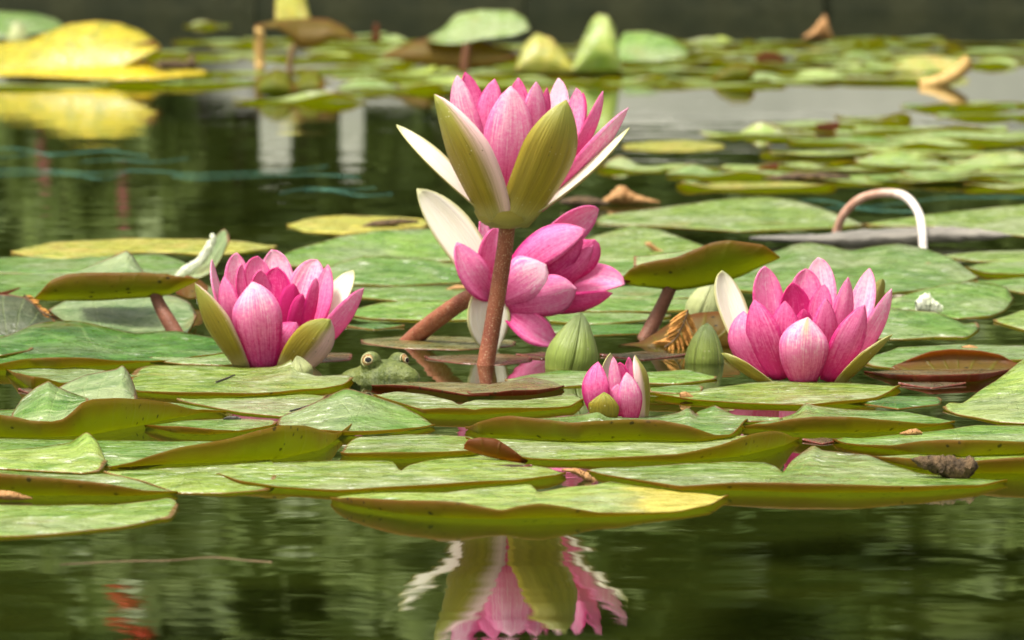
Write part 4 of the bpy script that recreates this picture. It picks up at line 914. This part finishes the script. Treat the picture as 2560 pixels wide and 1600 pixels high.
# fallen flower behind the tall stem, on a leaning stem
Y4 = DY(880) + .02
f = flower('water_lily', (1062, 834), Y4 + .06, 'drooping pink water lily lying over sideways behind the tall stem', axis=(.85, .15, .5), cen=(1225, 740))
f['Y'] = Y4
tube('stem', [P(1228, 722, Y4), P(1170, 746, Y4 + .015), P(1110, 785, Y4 + .03), P(1050, 832, Y4 + .05), P(1010, 870, Y4 + .06)], [.0052, .0054, .0056, .0058, .006], M['stem'], f['o'], 16)
sp((1222, 725), (1138, 590), (1042, 472), 112, (0, -.006, -.006), face=(-.35, -.9, -.3), edge=(.5, .3), cup=.25)
pt((1240, 735), (1215, 630), (1203, 538), 46, (-.004, -.012, -.018), deep=.45)
pt((1240, 740), (1232, 650), (1244, 566), 84, (.002, .006, .004), deep=.50, pale=.1, face=(-.3, -.9, .1))
pt((1270, 720), (1410, 580), (1497, 523), 84, (-.01, -.018, -.022), deep=.36, pale=.2, face=(.1, -.9, .5))
pt((1310, 720), (1440, 650), (1487, 598), 80, (-.004, -.004, -.006), deep=.70, pale=.1, face=(.2, .9, .2))
pt((1300, 720), (1410, 690), (1484, 612), 66, (.006, .012, .004), deep=.85, face=(.2, .9, -.3))
pt((1290, 705), (1385, 655), (1458, 588), 70, (.006, .014, .010), deep=.80, pale=.15, face=(.1, .9, .1))
pt((1265, 700), (1358, 608), (1464, 574), 98, (.002, .012, .008), deep=.52, pale=.15, face=(-.1, .8, .6))
pt((1330, 745), (1470, 705), (1562, 711), 86, (-.004, -.006, -.004), deep=.42, pale=.2, face=(.1, -.75, -.6))
pt((1300, 765), (1432, 765), (1532, 733), 62, (.004, .012, .006), deep=.72, pale=.1, face=(.1, .8, -.6))
pt((1265, 765), (1362, 745), (1442, 722), 92, (.008, .020, .018), deep=.40, pale=.15, face=(.1, .95, -.1), tipp=2.4)
pt((1255, 745), (1312, 703), (1366, 662), 108, (.010, .020, .018), deep=.34, pale=.3, face=(.1, .95, .15), tipp=2.4)
sp((1260, 775), (1330, 800), (1380, 826), 50, (-.006, -.01, -.012), face=(.2, -.9, -.4), edge=(.5, .2))
pt((1265, 772), (1328, 818), (1392, 861), 66, (.004, .012, .010), deep=.40, pale=.1, face=(.2, -.9, -.2))
sp((1228, 725), (1216, 800), (1236, 888), 112, (.004, .010, .008), face=(-.35, -.9, -.15), edge=(.5, .2), cup=.3)
pt((1225, 735), (1182, 685), (1142, 606), 74, (.006, .016, .014), deep=.30, pale=-.1, face=(-.5, -.85, .1), tipp=2.2)

# half-open bud
Y5 = DY(1046)
f = flower('lily_bud', (1548, 1046), Y5, 'half-open pink lily bud with one green sepal standing close along its side', cat='flower bud', cen=(1550, 985))
f['pw'] = .92
sp((1530, 1040), (1520, 950), (1526, 882), 44, (-.008, -.012, -.010), face=(-.3, -.9, 0), edge=(.5, .3))
pt((1560, 1040), (1572, 960), (1572, 892), 40, (-.004, -.008, -.008), deep=.8)
pt((1550, 1040), (1552, 960), (1550, 905), 56, (-.002, -.004, -.004), deep=.92)
pt((1540, 1040), (1536, 960), (1533, 892), 40, (.004, .004, .002), deep=.28, pale=.1)
pt((1505, 1055), (1485, 975), (1495, 904), 84, (.006, .012, .006), deep=.58, pale=.1)
pt((1578, 1060), (1576, 995), (1567, 930), 68, (.012, .018, .014), deep=.42, pale=.28)
sp((1614, 1058), (1612, 960), (1588, 887), 52, (.002, .010, .004), face=(.75, .65, 0), edge=(1, .25), tipp=2.0)
pt((1535, 1055), (1540, 1010), (1545, 960), 70, (.006, .010, .008), deep=.62)
sp((1505, 1064), (1507, 1020), (1510, 980), 82, (.014, .020, .018), edge=(.5, .0), tipp=1.4)

# closed buds
bud((1424, 922), (1454, 783), 130, DY(920), 'large grey-green pointed bud standing in the water', 'bud_green', lean=.004, seed=.3)
bud((1760, 908), (1768, 808), 92, DY(906), 'slim dark green bud with a ridge standing beside the low wide-open flower', 'bud_green', seed=.9, prof=[(-.4, .85), (0, .97), (.1, 1.0), (.35, .9), (.6, .7), (.8, .46), (.92, .27), (.985, .13), (1, .03)])
bud((756, 936), (742, 890), 56, DY(938), 'tiny grey-green bud tip poking up under the curled sepal', 'bud_grey', seed=.2)
bud((1755, 790), (1790, 690), 92, DY(800), 'pale green bud partly hidden behind the raised olive leaf', 'bud_grey', seed=.5, sub=.02)

# ---------------------------------------------------------------- frog
Yf = DY(940); fr = empty('frog', P(965, 940, Yf), 'small green frog with golden eyes, only its head out of the water', 'frog')
s1 = S(Yf)
def fpos(px, py, dz): return Vector(P(px, py + 4, Yf - dz)) - fr.location
def ellip(c, r, rot=0.0, n=14, m=10, squash=None):
    V = []; F = []
    for i in range(m + 1):
        th = math.pi * i / m
        for k in range(n):
            ph = 2 * math.pi * k / n
            v = Vector((r[0] * math.sin(th) * math.cos(ph), r[1] * math.sin(th) * math.sin(ph), r[2] * math.cos(th)))
            ca, sa = math.cos(rot), math.sin(rot); v = Vector((v.x * ca - v.y * sa, v.x * sa + v.y * ca, v.z)); V.append(c + v)
    for i in range(m):
        for k in range(n): F.append((i * n + k, (i + 1) * n + k, (i + 1) * n + (k + 1) % n, i * n + (k + 1) % n))
    return V, F
VV, FF = [], []
rot = math.radians(-38)
for c, r in ((fpos(950, 946, -.002), (.0205, .0155, .0108)), (fpos(988, 938, .006), (.0125, .0120, .0092)), (fpos(1014, 940, .011), (.0088, .0080, .0066)), (fpos(1028, 942, .013), (.0055, .0055, .0040)),
             (fpos(927, 901, .004), (.0066, .0062, .0066)), (fpos(996, 901, -.009), (.0062, .0060, .0060)), (fpos(905, 944, -.010), (.0120, .0160, .0072)), (fpos(880, 985, -.032), (.018, .030, .008)), (fpos(962, 922, -.004), (.0120, .0100, .0066)), (fpos(850, 1020, -.060), (.016, .035, .010))):
    v, f2 = ellip(c, r, rot); k = len(VV); VV += v; FF += [tuple(x + k for x in q) for q in f2]
N = NT('frog_skin'); o_ = N.obj()
col = N.mix(N.ramp(N.noise(o_, 130, 3, .6), .35, .65), (.055, .078, .010), (.11, .135, .028))
col = N.mix(N.math('MULTIPLY', N.ramp(N.noise(o_, 220, 2, .6), .58, .68), .7), col, (.04, .06, .012))
frog_m = N.done(N.bsdf(col, .45, N.bump(N.noise(o_, 420, 4, .6), .0014), .35))
bo = new_obj('body', VV, FF, frog_m, fr)
md = bo.modifiers.new('join', 'REMESH'); md.mode = 'VOXEL'; md.voxel_size = .0009; md.use_smooth_shade = True
ms = bo.modifiers.new('soft', 'SMOOTH'); ms.factor = .5; ms.iterations = 7
gold = simple('eye_gold', (.20, .09, .03), (.48, .30, .12), 900, .2); blackm = simple('pupil_black', (.004, .004, .005), (.008, .008, .01), 100, .05)
creamm = simple('eye_ring', (.50, .44, .24), (.58, .50, .30), 400, .35)
for c, d, rr in ((fpos(924, 898, .0060), Vector((-.18, -.95, .22)), .0044), (fpos(1004, 898, -.0080), Vector((.85, -.50, .15)), .0042)):
    d.normalize(); v, f2 = ellip(Vector((0, 0, 0)), (rr, rr, rr), 0, 20, 14); eo = new_obj('eye', v, f2, gold, fr); eo.location = c
    a = d.cross(Vector((0, 0, 1))).normalized(); b = a.cross(d)
    def ringm(nm, r0, r1, lift, mt, par, sx=1.25):
        V = []; F = []; n = 28
        for k in range(n):
            t = 2 * math.pi * k / n
            for r in (r0, r1):
                q = a * math.cos(t) * r * sx + b * math.sin(t) * r
                V.append(q + d * (math.sqrt(max(rr * rr - q.length_squared, 0)) + lift))
        for k in range(n): F.append((2 * k, 2 * k + 1, 2 * ((k + 1) % n) + 1, 2 * ((k + 1) % n)))
        if r0 < 1e-6: pass
        return new_obj(nm, V, F, mt, par)
    ringm('pupil', 1e-7, rr * .38, .00012, blackm, eo); ringm('iris_ring', rr * .36, rr * .47, .00016, creamm, eo)
    V, F_, U = tube_mesh([tuple(d * rr * .42 + (a * math.cos(t) * 1.04 + b * math.sin(t) * 1.0) * rr * .95) for t in np.linspace(0, 6.283, 28)], .00028, 6, False)
    new_obj('eyelid_rim', V, F_, creamm, eo, None, U)
# pale line along the upper lip
lip = [fpos(884, 931, .012), fpos(905, 936, .0155), fpos(935, 938, .0185), fpos(970, 938, .0205), fpos(1005, 938, .0215), fpos(1030, 940, .0195)]

# ---------------------------------------------------------------- stalks, cords, debris
Ya = DY(600)
o = tube('flower_stalk', [P(2086, 620, Ya + .02), P(2092, 580, Ya + .02), P(2110, 535, Ya + .015), P(2150, 498, Ya + .01), P(2205, 483, Ya), P(2260, 490, Ya - .03), P(2294, 528, Ya - .07), P(2305, 575, Ya - .10), P(2308, 632, Ya - .11)], [.0041, .0037, .0035, .0037, .0034, .0036, .0032, .0033, .0035], M['stem_pale'], None, 14, 8)
tag(o, 'pinkish bare stalk bent over in an arch by the driftwood', 'stalk')
def lump(name, outline_top, outline_bot, Y, depth, mat, label, cat, rough=.002, parent=None, n=40):
    """solid irregular body with the given outline, rounded in depth"""
    xa, xb = outline_top[0][0], outline_top[-1][0]; xs = np.linspace(xa, xb, n); t = interp(outline_top, xs); b = interp(outline_bot, xs); k = 12
    org = np.array(P((xa + xb) / 2, max(p[1] for p in outline_bot), Y)); V = []; F = []; R = random.Random(int(xa))
    for i, x in enumerate(xs):
        pt_, pb = np.array(P(x, t[i], Y)), np.array(P(x, max(b[i], t[i] + 1), Y)); c = (pt_ + pb) / 2; h = (pt_[2] - pb[2]) / 2
        for q in range(k):
            a = 2 * math.pi * q / k; jit = 1 + R.uniform(-1, 1) * .12
            V.append(c + np.array([R.uniform(-.2, .2) * rough, depth * min(1, h / .004) * math.cos(a) * jit, h * math.sin(a) * jit]) - org)
    for i in range(n - 1):
        for q in range(k): F.append((i * k + q, i * k + (q + 1) % k, (i + 1) * k + (q + 1) % k, (i + 1) * k + q))
    F.append(tuple(range(k))); F.append(tuple((n - 1) * k + q for q in reversed(range(k))))
    o = new_obj(name, V, F, mat, parent); o.location = org if parent is None else Vector(org) - parent.location
    return tag(o, label, cat)
lump('driftwood', [(1875, 592), (1900, 589), (1960, 588), (2060, 584), (2170, 574), (2260, 570), (2360, 566), (2440, 571), (2500, 580), (2530, 588)], [(1875, 600), (1950, 606), (2060, 614), (2130, 622), (2200, 618), (2300, 610), (2400, 606), (2490, 598), (2530, 590)], DY(612), .014, M['wood'], 'grey weathered piece of driftwood floating under the arching stalk', 'driftwood')
lump('decayed_leaf', [(2280, 1146), (2300, 1140), (2350, 1138), (2385, 1140), (2400, 1150), (2425, 1140), (2445, 1156)], [(2280, 1150), (2300, 1168), (2350, 1190), (2385, 1202), (2400, 1206), (2425, 1190), (2445, 1170)], DY(1196) - .006, .006, M['rot'], 'shrivelled brown decayed leaf hanging on an olive rim', 'dead leaf', .004)
lump('dead_leaf', [(1500, 504), (1525, 486), (1545, 464), (1560, 466), (1590, 486), (1650, 505)], [(1500, 508), (1530, 510), (1560, 512), (1600, 511), (1650, 508)], DY(512), .012, M['dryleaf'], 'curled tan dead leaf peaked like a tent near the tall flower', 'dead leaf', .004)
lump('dead_leaf', [(1400, 500), (1440, 490), (1480, 492), (1520, 505)], [(1400, 510), (1440, 518), (1480, 518), (1520, 512)], DY(518), .015, M['rot'], 'dark brown sodden leaf next to the tan tent-shaped dead leaf', 'dead leaf', .005)
lump('dead_leaf', [(1905, 445), (1990, 430), (2060, 432), (2125, 440)], [(1905, 448), (1990, 452), (2060, 452), (2125, 446)], DY(452), .02, M['rot'], 'flat dark dead leaf among the blurred pads', 'dead leaf', .005)
lump('dead_leaf', [(2008, 92), (2030, 75), (2050, 50), (2062, 34), (2070, 60), (2080, 88)], [(2008, 96), (2040, 98), (2070, 98), (2080, 96)], DY(100), .02, M['dryleaf'], 'brown dead leaf standing up on the farthest pads', 'dead leaf', .006)
lump('dead_leaf', [(380, 160), (400, 150), (440, 148), (465, 155), (482, 138), (494, 160)], [(380, 172), (430, 176), (465, 176), (494, 172)], DY(185), .02, M['rot'], 'brown shrivelled leaf beside the yellow folded pad', 'dead leaf', .006)
lump('dead_leaf', [(905, 565), (930, 552), (1000, 546), (1045, 550)], [(905, 572), (950, 570), (1000, 562), (1045, 558)], DY(572), .01, M['rot'], 'brown dead leaf strip on the yellow speckled pad', 'dead leaf', .003)
lump('seed', [(2308, 664), (2314, 657), (2322, 655), (2330, 660), (2333, 668)], [(2308, 670), (2314, 676), (2322, 679), (2330, 676), (2333, 670)], DY(682), .0035, M['seed'], 'round brown seed lying on the two-humped pad', 'seed', .001, n=10)
lump('dead_leaf', [(2250, 1082), (2270, 1075), (2290, 1071), (2305, 1080)], [(2250, 1086), (2275, 1089), (2305, 1086)], DY(1090), .005, M['dryleaf'], 'small reddish dead leaf scrap beside the thick olive rim', 'dead leaf', .002)
lump('torn_tissue', [(2290, 752), (2305, 738), (2322, 732), (2330, 745), (2356, 764)], [(2290, 778), (2320, 780), (2340, 784), (2356, 780)], DY(790) - .002, .002, M['torn'], 'ragged whitish torn tissue on the raised rounded pad', 'leaf tissue', .004)
lump('torn_tissue', [(437, 690), (455, 668), (490, 648), (515, 610), (530, 582), (536, 584), (540, 600)], [(437, 693), (470, 690), (505, 665), (525, 640), (535, 615), (540, 604)], DY(700) + .012, .0012, M['torn'], 'ragged white strip of tissue on the torn upright leaf', 'leaf tissue', .004)
lump('dead_leaf', [(-40, 1228), (20, 1226), (50, 1234), (80, 1244)], [(-40, 1248), (20, 1250), (50, 1250), (80, 1248)], DY(1250) - .004, .006, M['dryleaf'], 'orange-brown dead leaf stuck between the two pads at the front', 'dead leaf', .003)
lump('dead_leaf', [(1405, 1172), (1440, 1170), (1470, 1182), (1490, 1200)], [(1405, 1176), (1440, 1186), (1470, 1206), (1490, 1212)], DY(1200), .008, M['dryleaf'], 'dry tan leaf scrap in the gap between two wide lime pads', 'dead leaf', .003)
lump('dead_leaf', [(1700, 982), (1715, 978), (1732, 990)], [(1700, 998), (1715, 1000), (1732, 998)], DY(1002), .003, M['dryleaf'], 'tiny tan flake on the bronze pad', 'dead leaf', .002, n=12)
lump('dead_leaf', [(2405, 866), (2425, 862), (2445, 868)], [(2405, 872), (2425, 875), (2445, 873)], DY(874), .006, M['dryleaf'], 'small tan dead leaf lying behind the brown cupped leaf', 'dead leaf', .002, n=14)
lump('dead_leaf', [(1115, 722), (1140, 713), (1165, 712), (1180, 718)], [(1115, 726), (1140, 727), (1165, 726), (1180, 724)], DY(727), .006, M['dryleaf'], 'orange dead leaf next to the drooping flower', 'dead leaf', .002, n=16)
lump('dead_leaf', [(1612, 606), (1625, 604), (1640, 618), (1668, 632)], [(1612, 612), (1625, 622), (1640, 634), (1668, 636)], DY(640), .004, M['dryleaf'], 'tan forked scrap lying on the yellowish domed pad', 'dead leaf', .002, n=16)
lump('black_flake', [(558, 1046), (570, 1040), (590, 1039), (602, 1045)], [(558, 1050), (580, 1052), (602, 1050)], DY(1052), .003, M['dark'], 'black wet flake under the long streaked pad', 'debris', .001, n=10)

# dry conifer sprigs
def sprig(pts, Y, n, ln, label, side=1.0, rad=.0006):
    c = catmull([P(x, y, Y) for x, y in pts], 8); e = empty('conifer_sprig', tuple(c[0]), label, 'sprig'); R = random.Random(int(pts[0][0]))
    tube('twig', [P(x, y, Y) for x, y in pts], rad, M['twig'], e, 6)
    for k in range(n):
        f_ = k / (n - 1); i = min(int(f_ * (len(c) - 2)), len(c) - 2); p = c[i]; t = c[i + 1] - c[i]; t /= np.linalg.norm(t)
        sd_ = 1 if k % 2 else -1; nrm = np.cross(t, (0, 1, 0)); L = ln * R.uniform(.75, 1.1) * (1 - .35 * f_)
        d = t * .75 + nrm * sd_ * .75 + np.array([0, R.uniform(-.3, .3), -.15]); d /= np.linalg.norm(d)
        w = np.cross(d, (0, 1, 0)); w /= np.linalg.norm(w); b = np.cross(d, w)
        V = []; 
        for q, ww in ((0, .35), (.35, 1), (.7, .85), (1, .1)):
            for an in range(6):
                a = an * math.pi / 3; V.append(d * L * q + (w * math.cos(a) * .0011 + b * math.sin(a) * .0006) * ww)
        F = [(i2 * 6 + q, i2 * 6 + (q + 1) % 6, (i2 + 1) * 6 + (q + 1) % 6, (i2 + 1) * 6 + q) for i2 in range(3) for q in range(6)] + [tuple(range(6)), tuple(18 + q for q in reversed(range(6)))]
        lo = new_obj('leaflet', V, F, M['sprig'], e); lo.location = Vector(p) - e.location
    return e
sprig([(1720, 775), (1708, 810), (1690, 845), (1662, 868)], DY(872) - .002, 20, .016, 'dry orange conifer sprig leaning on the red-brown leaf')
sprig([(60, 738), (85, 762), (108, 782), (145, 798)], DY(806), 18, .007, 'dry tan conifer sprig caught on the dusky leaf', rad=.0009)

def line(name, pts, r, mat, label, cat, group=None, z=.0006):
    o = tube(name, [G(x, y, z) for x, y in pts], r, mat, None, 6, 6, 0.0); return tag(o, label, cat, group)
CG = 'teal cord strands on the open water'; CL = 'thin teal net cord floating on the open dark water'
for k, pts in enumerate(([(-60, 398), (60, 388), (90, 382), (160, 384), (300, 372)], [(-60, 372), (30, 370), (90, 378), (130, 388), (250, 376), (370, 390)], [(-60, 424), (110, 424), (230, 432), (330, 426), (400, 428), (480, 434), (620, 430), (760, 422), (820, 414)],
                         [(-40, 438), (150, 434), (260, 446), (330, 424)], [(430, 440), (500, 446), (640, 440), (790, 436), (900, 442)], [(700, 482), (770, 470), (860, 474), (940, 468)], [(760, 476), (820, 474), (900, 488), (980, 484)], [(200, 404), (290, 398), (380, 404), (470, 396)])):
    line('net_cord', pts, .00032, M['cord'], CL, 'cord', CG)
for pts in ([(2060, 520), (2180, 515), (2330, 497), (2420, 492), (2600, 492)], [(1960, 505), (2060, 500), (2160, 522), (2300, 528)]):
    line('net_cord', pts, .00032, M['cord'], 'thin teal net cord floating behind the arching stalk', 'cord', 'teal cords by the arching stalk')
TW = [([(150, 1412), (300, 1404), (420, 1402), (530, 1394), (620, 1402), (680, 1406)], 'long thin brown twig floating on the open front water'), ([(540, 955), (560, 948), (580, 940), (586, 938)], 'short dark twig on the long streaked pad'), ([(725, 1028), (760, 1018), (790, 1008)], 'black hair-thin twig on the bright lime pad')]
for pts, lb in TW: line('twig', pts, .00035 if pts[0][1] > 1300 else .0005, M['twig'] if pts[0][1] > 1300 else M['dark'], lb, 'twig', z=-.0001 if pts[0][1] > 1300 else .0026)

# ---------------------------------------------------------------- the far bed
FB = 'leaves standing in the far bed'
e = empty('lily_pad', G(250, 205), 'big yellow lily pad folded up like a sail beyond the open water', 'lily pad')
Yy = DY(205)
ruled('yellow', [(-120, 120), (0, 105), (75, 100), (100, 88), (170, 60), (240, 52), (300, 58), (360, 80), (400, 112)], [(-120, 190), (0, 192), (200, 198), (300, 180), (360, 140), (400, 118)], Yy + .12, Yy + .02, name='blade', parent=e, flip=True, bulge=.02)
ruled('yellow', [(-120, 170), (0, 165), (150, 160), (300, 140), (380, 150), (400, 175), (515, 175)], [(-120, 190), (0, 190), (60, 188), (200, 196), (300, 200), (400, 196), (515, 184)], Yy + .06, Yy - .03, name='lower_fold', parent=e, flip=True)
ruled('redbrown', [(300, 132), (340, 110), (380, 100), (402, 122)], [(300, 134), (340, 134), (380, 132), (402, 126)], Yy + .05, Yy + .045, name='brown_edge', parent=e)
ruled('green', [(-80, 30), (0, 28), (90, 34), (140, 48), (170, 70)], [(-80, 100), (0, 95), (60, 85), (120, 78), (170, 72)], DY(110) + .2, DY(110), label='large bright green leaf behind the yellow folded pad', flip=True)
bud((46, 112), (42, 52), 58, DY(118), 'dark blurred bud beside the yellow folded pad', 'bud_grey')
e = empty('lily_pad', G(728, 172), 'dark bowl-shaped leaf on a thin stalk in the far bed', 'lily pad'); Yq = DY(172)
ruled('brownup', [(640, 62), (690, 52), (760, 46), (820, 48), (860, 66), (895, 98)], [(640, 66), (700, 72), (730, 100), (750, 122), (790, 118), (830, 98), (895, 101)], Yq + .04, Yq, name='blade', parent=e, bulge=.02)
tube('stalk', [P(738, 110, Yq), P(730, 130, Yq), P(722, 185, Yq)], .006, M['stalk_dk'], e, 8)
ruled('ochre', [(688, 2), (695, -25), (740, -35), (762, -10), (776, 44)], [(688, 52), (720, 56), (776, 52)], DY(140) + .02, DY(140), label='pale cream leaf standing upright above the dark bowl-shaped leaf', flip=True)
e = empty('lily_pad', G(1166, 182), 'broad pad folded like a tent over its brown underside in the far bed', 'lily pad'); Yq = DY(182)
ruled('brownup', [(958, 135), (1030, 105), (1070, 95), (1200, 100), (1290, 135)], [(958, 140), (1030, 158), (1120, 172), (1200, 176), (1290, 150)], Yq + .03, Yq, name='blade', parent=e, bulge=.015)
ruled('palebot', [(1065, 96), (1110, 70), (1140, 35), (1200, 24), (1280, 26), (1315, 44), (1325, 68)], [(1065, 100), (1100, 108), (1150, 110), (1200, 98), (1280, 88), (1325, 72)], Yq + .10, Yq - .01, name='upper_fold', parent=e, flip=True)
tube('stalk', [P(1170, 108, Yq - .02), P(1163, 150, Yq - .02), P(1162, 195, Yq - .02)], .007, M['stalk'], e, 8)
ruled('pale', [(1428, 165), (1450, 110), (1478, 50), (1495, 34), (1520, 38), (1538, 70), (1552, 165)], [(1428, 186), (1490, 190), (1552, 186)], DY(188) + .03, DY(188), label='pale yellow-green leaf standing up as a tall rounded cone', flip=True, bulge=.03)
ruled('ochre', [(1290, 160), (1310, 110), (1340, 82), (1380, 95), (1412, 130), (1434, 160)], [(1290, 182), (1360, 186), (1434, 184)], DY(188) + .03, DY(188), label='yellowish leaf standing up beside the pale cone-shaped leaf', flip=True, bulge=.02)
ruled('green', [(1535, 120), (1560, 80), (1620, 78), (1680, 95), (1720, 125)], [(1535, 150), (1620, 156), (1720, 140)], DY(160) + .1, DY(160), label='green raised leaf on the other side of the pale cone-shaped leaf', flip=True)
ruled('deep', [(640, 215), (660, 188), (690, 172), (715, 178), (735, 205)], [(640, 236), (690, 240), (735, 238)], DY(240) + .03, DY(240), label='dark curled leaf roll behind the pale flat far pad', bulge=.02)
ruled('deep', [(735, 215), (760, 180), (790, 178), (812, 200)], [(735, 236), (770, 238), (812, 225)], DY(238) + .04, DY(238), label='small olive curled leaf beside the dark leaf roll', bulge=.02)
ruled('ochre', [(2225, 172), (2260, 150), (2310, 138), (2380, 142), (2422, 152)], [(2225, 176), (2300, 180), (2370, 178), (2422, 165)], DY(182) + .05, DY(182), label='yellow leaf with a brown edge raised above the far pads', flip=True)
o = tube('flower_stalk', [P(2425, 150, DY(215)), P(2390, 185, DY(215)), P(2340, 208, DY(215)), P(2300, 218, DY(215))], .011, M['stalk_ol'], None, 8); tag(o, 'orange-brown bent stalk under the raised yellow leaf', 'stalk')
o = tube('flower_stalk', [P(640, 84, DY(160)), P(648, 90, DY(160)), P(650, 160, DY(160))], [.012, .010, .009], M['stalk_ol'], None, 8); tag(o, 'short tan upright stalk in front of the dark bowl-shaped leaf', 'stalk')
ruled('oliveup', [(1778, 202), (1800, 180), (1830, 164), (1870, 162), (1885, 180)], [(1778, 206), (1820, 210), (1860, 206), (1885, 190)], DY(210), DY(210), label='olive curled-up leaf in the far bed over the pale reflection', bulge=.015)
ruled('redbrown', [(1890, 140), (1910, 128), (1940, 130), (1965, 152)], [(1890, 155), (1920, 158), (1965, 156)], DY(160), DY(160), label='brown curled leaf corner among the far pads')
ruled('redbrown', [(928, 95), (936, 58), (946, 60), (950, 95)], [(928, 104), (940, 106), (950, 104)], DY(120), DY(120), label='narrow brown leaf tip standing behind the tented pad')
ruled('redbrown', [(2040, 310), (2070, 306), (2098, 304)], [(2040, 326), (2070, 330), (2098, 330)], DY(332), DY(332), label='red-brown leaf scrap standing in the water between blurred pads')
ruled('redbrown', [(1895, 420), (1920, 412), (1945, 408)], [(1895, 424), (1920, 428), (1945, 428)], DY(428), DY(428), label='small rusty leaf corner turned up among blurred pads')
far_l = 'flat %s lily pad floating in the far bed beyond the open water'; far_g = '%s flat pads of the far bed'
mid_l = 'flat %s lily pad in the blurred rows behind the arching stalk'; mid_g = '%s flat pads in the rows behind the arching stalk'
k = 0
def far(lst, label, group):
    global k
    for (x, y, w, *m) in lst:
        k += 1; R = random.Random(k); mt = m[0] if m else R.choice(['green', 'palebot', 'palebot', 'pale', 'pale', 'lime'])
        cw = {'green': 'mid green', 'palebot': 'pale grey-green', 'lime': 'lime', 'pale': 'pale yellow-green', 'ochre': 'yellowing'}[mt]
        cu = [(R.uniform(200, 340), R.uniform(25, 55), R.uniform(.003, .009), .75)] if R.random() < .3 else []
        if R.random() < .4: cu.append((R.uniform(40, 140), R.uniform(25, 60), R.uniform(.004, .014), .6))
        disc_pad(mt, x, y, w, R.uniform(.78, 1.0), R.uniform(0, 360), R.uniform(.05, .14), cu, label % cw, group % cw, seed=k, z0=R.uniform(0, .0015), wave=.0016)
far([(90, 218, 380), (430, 212, 420), (330, 130, 300), (560, 105, 260), (470, 150, 250), (600, 140, 280), (850, 90, 240), (900, 130, 300), (760, 150, 280), (880, 175, 300), (1020, 195, 380), (1220, 200, 330), (1380, 208, 360), (750, 254, 330, 'palebot'), (990, 225, 300), (930, 105, 240),
     (1560, 112, 240), (1660, 105, 230), (1780, 112, 230), (1900, 108, 240), (2010, 112, 230), (2130, 118, 240), (1620, 140, 260), (1740, 140, 250), (1860, 138, 250), (1980, 136, 240), (2110, 142, 250), (2230, 146, 250), (2350, 136, 240), (2500, 138, 260), (1580, 172, 290), (1720, 178, 280), (1960, 172, 290), (2090, 182, 280), (2200, 176, 280),
     (1520, 205, 300), (1660, 212, 310), (1800, 216, 330), (1960, 206, 300), (2120, 204, 300), (2240, 200, 260), (1400, 150, 260), (1240, 150, 250), (1080, 150, 250), (2215, 100, 300, 'lime'), (20, 165, 260), (520, 66, 120), (520, 185, 300), (680, 205, 300), (150, 200, 300), (640, 118, 240), (720, 100, 220), (1150, 215, 320), (1300, 185, 300), (1480, 185, 300), (1900, 190, 290), (2030, 158, 260), (2300, 160, 260), (2420, 165, 260), (2450, 112, 230), (1830, 160, 260), (1680, 160, 260), (1170, 170, 280), (980, 165, 270), (1350, 120, 230), (1230, 118, 230)], far_l, far_g)
far([(2400, 270, 300), (2530, 262, 260), (2490, 292, 300), (1900, 340, 290, 'palebot'), (2240, 334, 300), (2470, 338, 320), (2290, 370, 340), (2100, 390, 360, 'lime'), (2440, 392, 380), (1660, 424, 340), (1830, 440, 330), (2010, 420, 250), (2250, 430, 400), (2460, 440, 420), (1890, 468, 390, 'ochre'), (2330, 402, 380), (2530, 412, 320), (2180, 300, 200), (2560, 470, 300), (2350, 455, 360)], mid_l, mid_g)
gr = random.Random(77)
far([(x_ + gr.uniform(-45, 45), y_ + gr.uniform(-5, 5), gr.uniform(.85, 1.15) * 20.5 * (y_ + 219) / 27) for y_ in (112, 132, 154, 178, 202) for x_ in range(1530 + (y_ % 4) * 40, 2300 if y_ > 170 else 2580, 185)]
    + [(x_ + gr.uniform(-40, 40), y_ + gr.uniform(-5, 5), gr.uniform(.85, 1.1) * 20 * (y_ + 219) / 27) for y_ in (120, 150, 182) for x_ in range(860, 1500, 200)], far_l, far_g)
far([(x_ + gr.uniform(-50, 50), y_ + gr.uniform(-6, 6), gr.uniform(.85, 1.1) * 20 * (y_ + 219) / 27) for y_ in (322, 352, 385, 420, 452) for x_ in range(2080 + (y_ % 3) * 60, 2600, 230)], mid_l, mid_g)
pp('ochre', [(1555, 362), (1620, 355), (1720, 350), (1812, 362)], [(1555, 374), (1650, 380), (1740, 380), (1812, 372)], label='yellow lily pad at the edge of the blurred rows, floating by the open water')
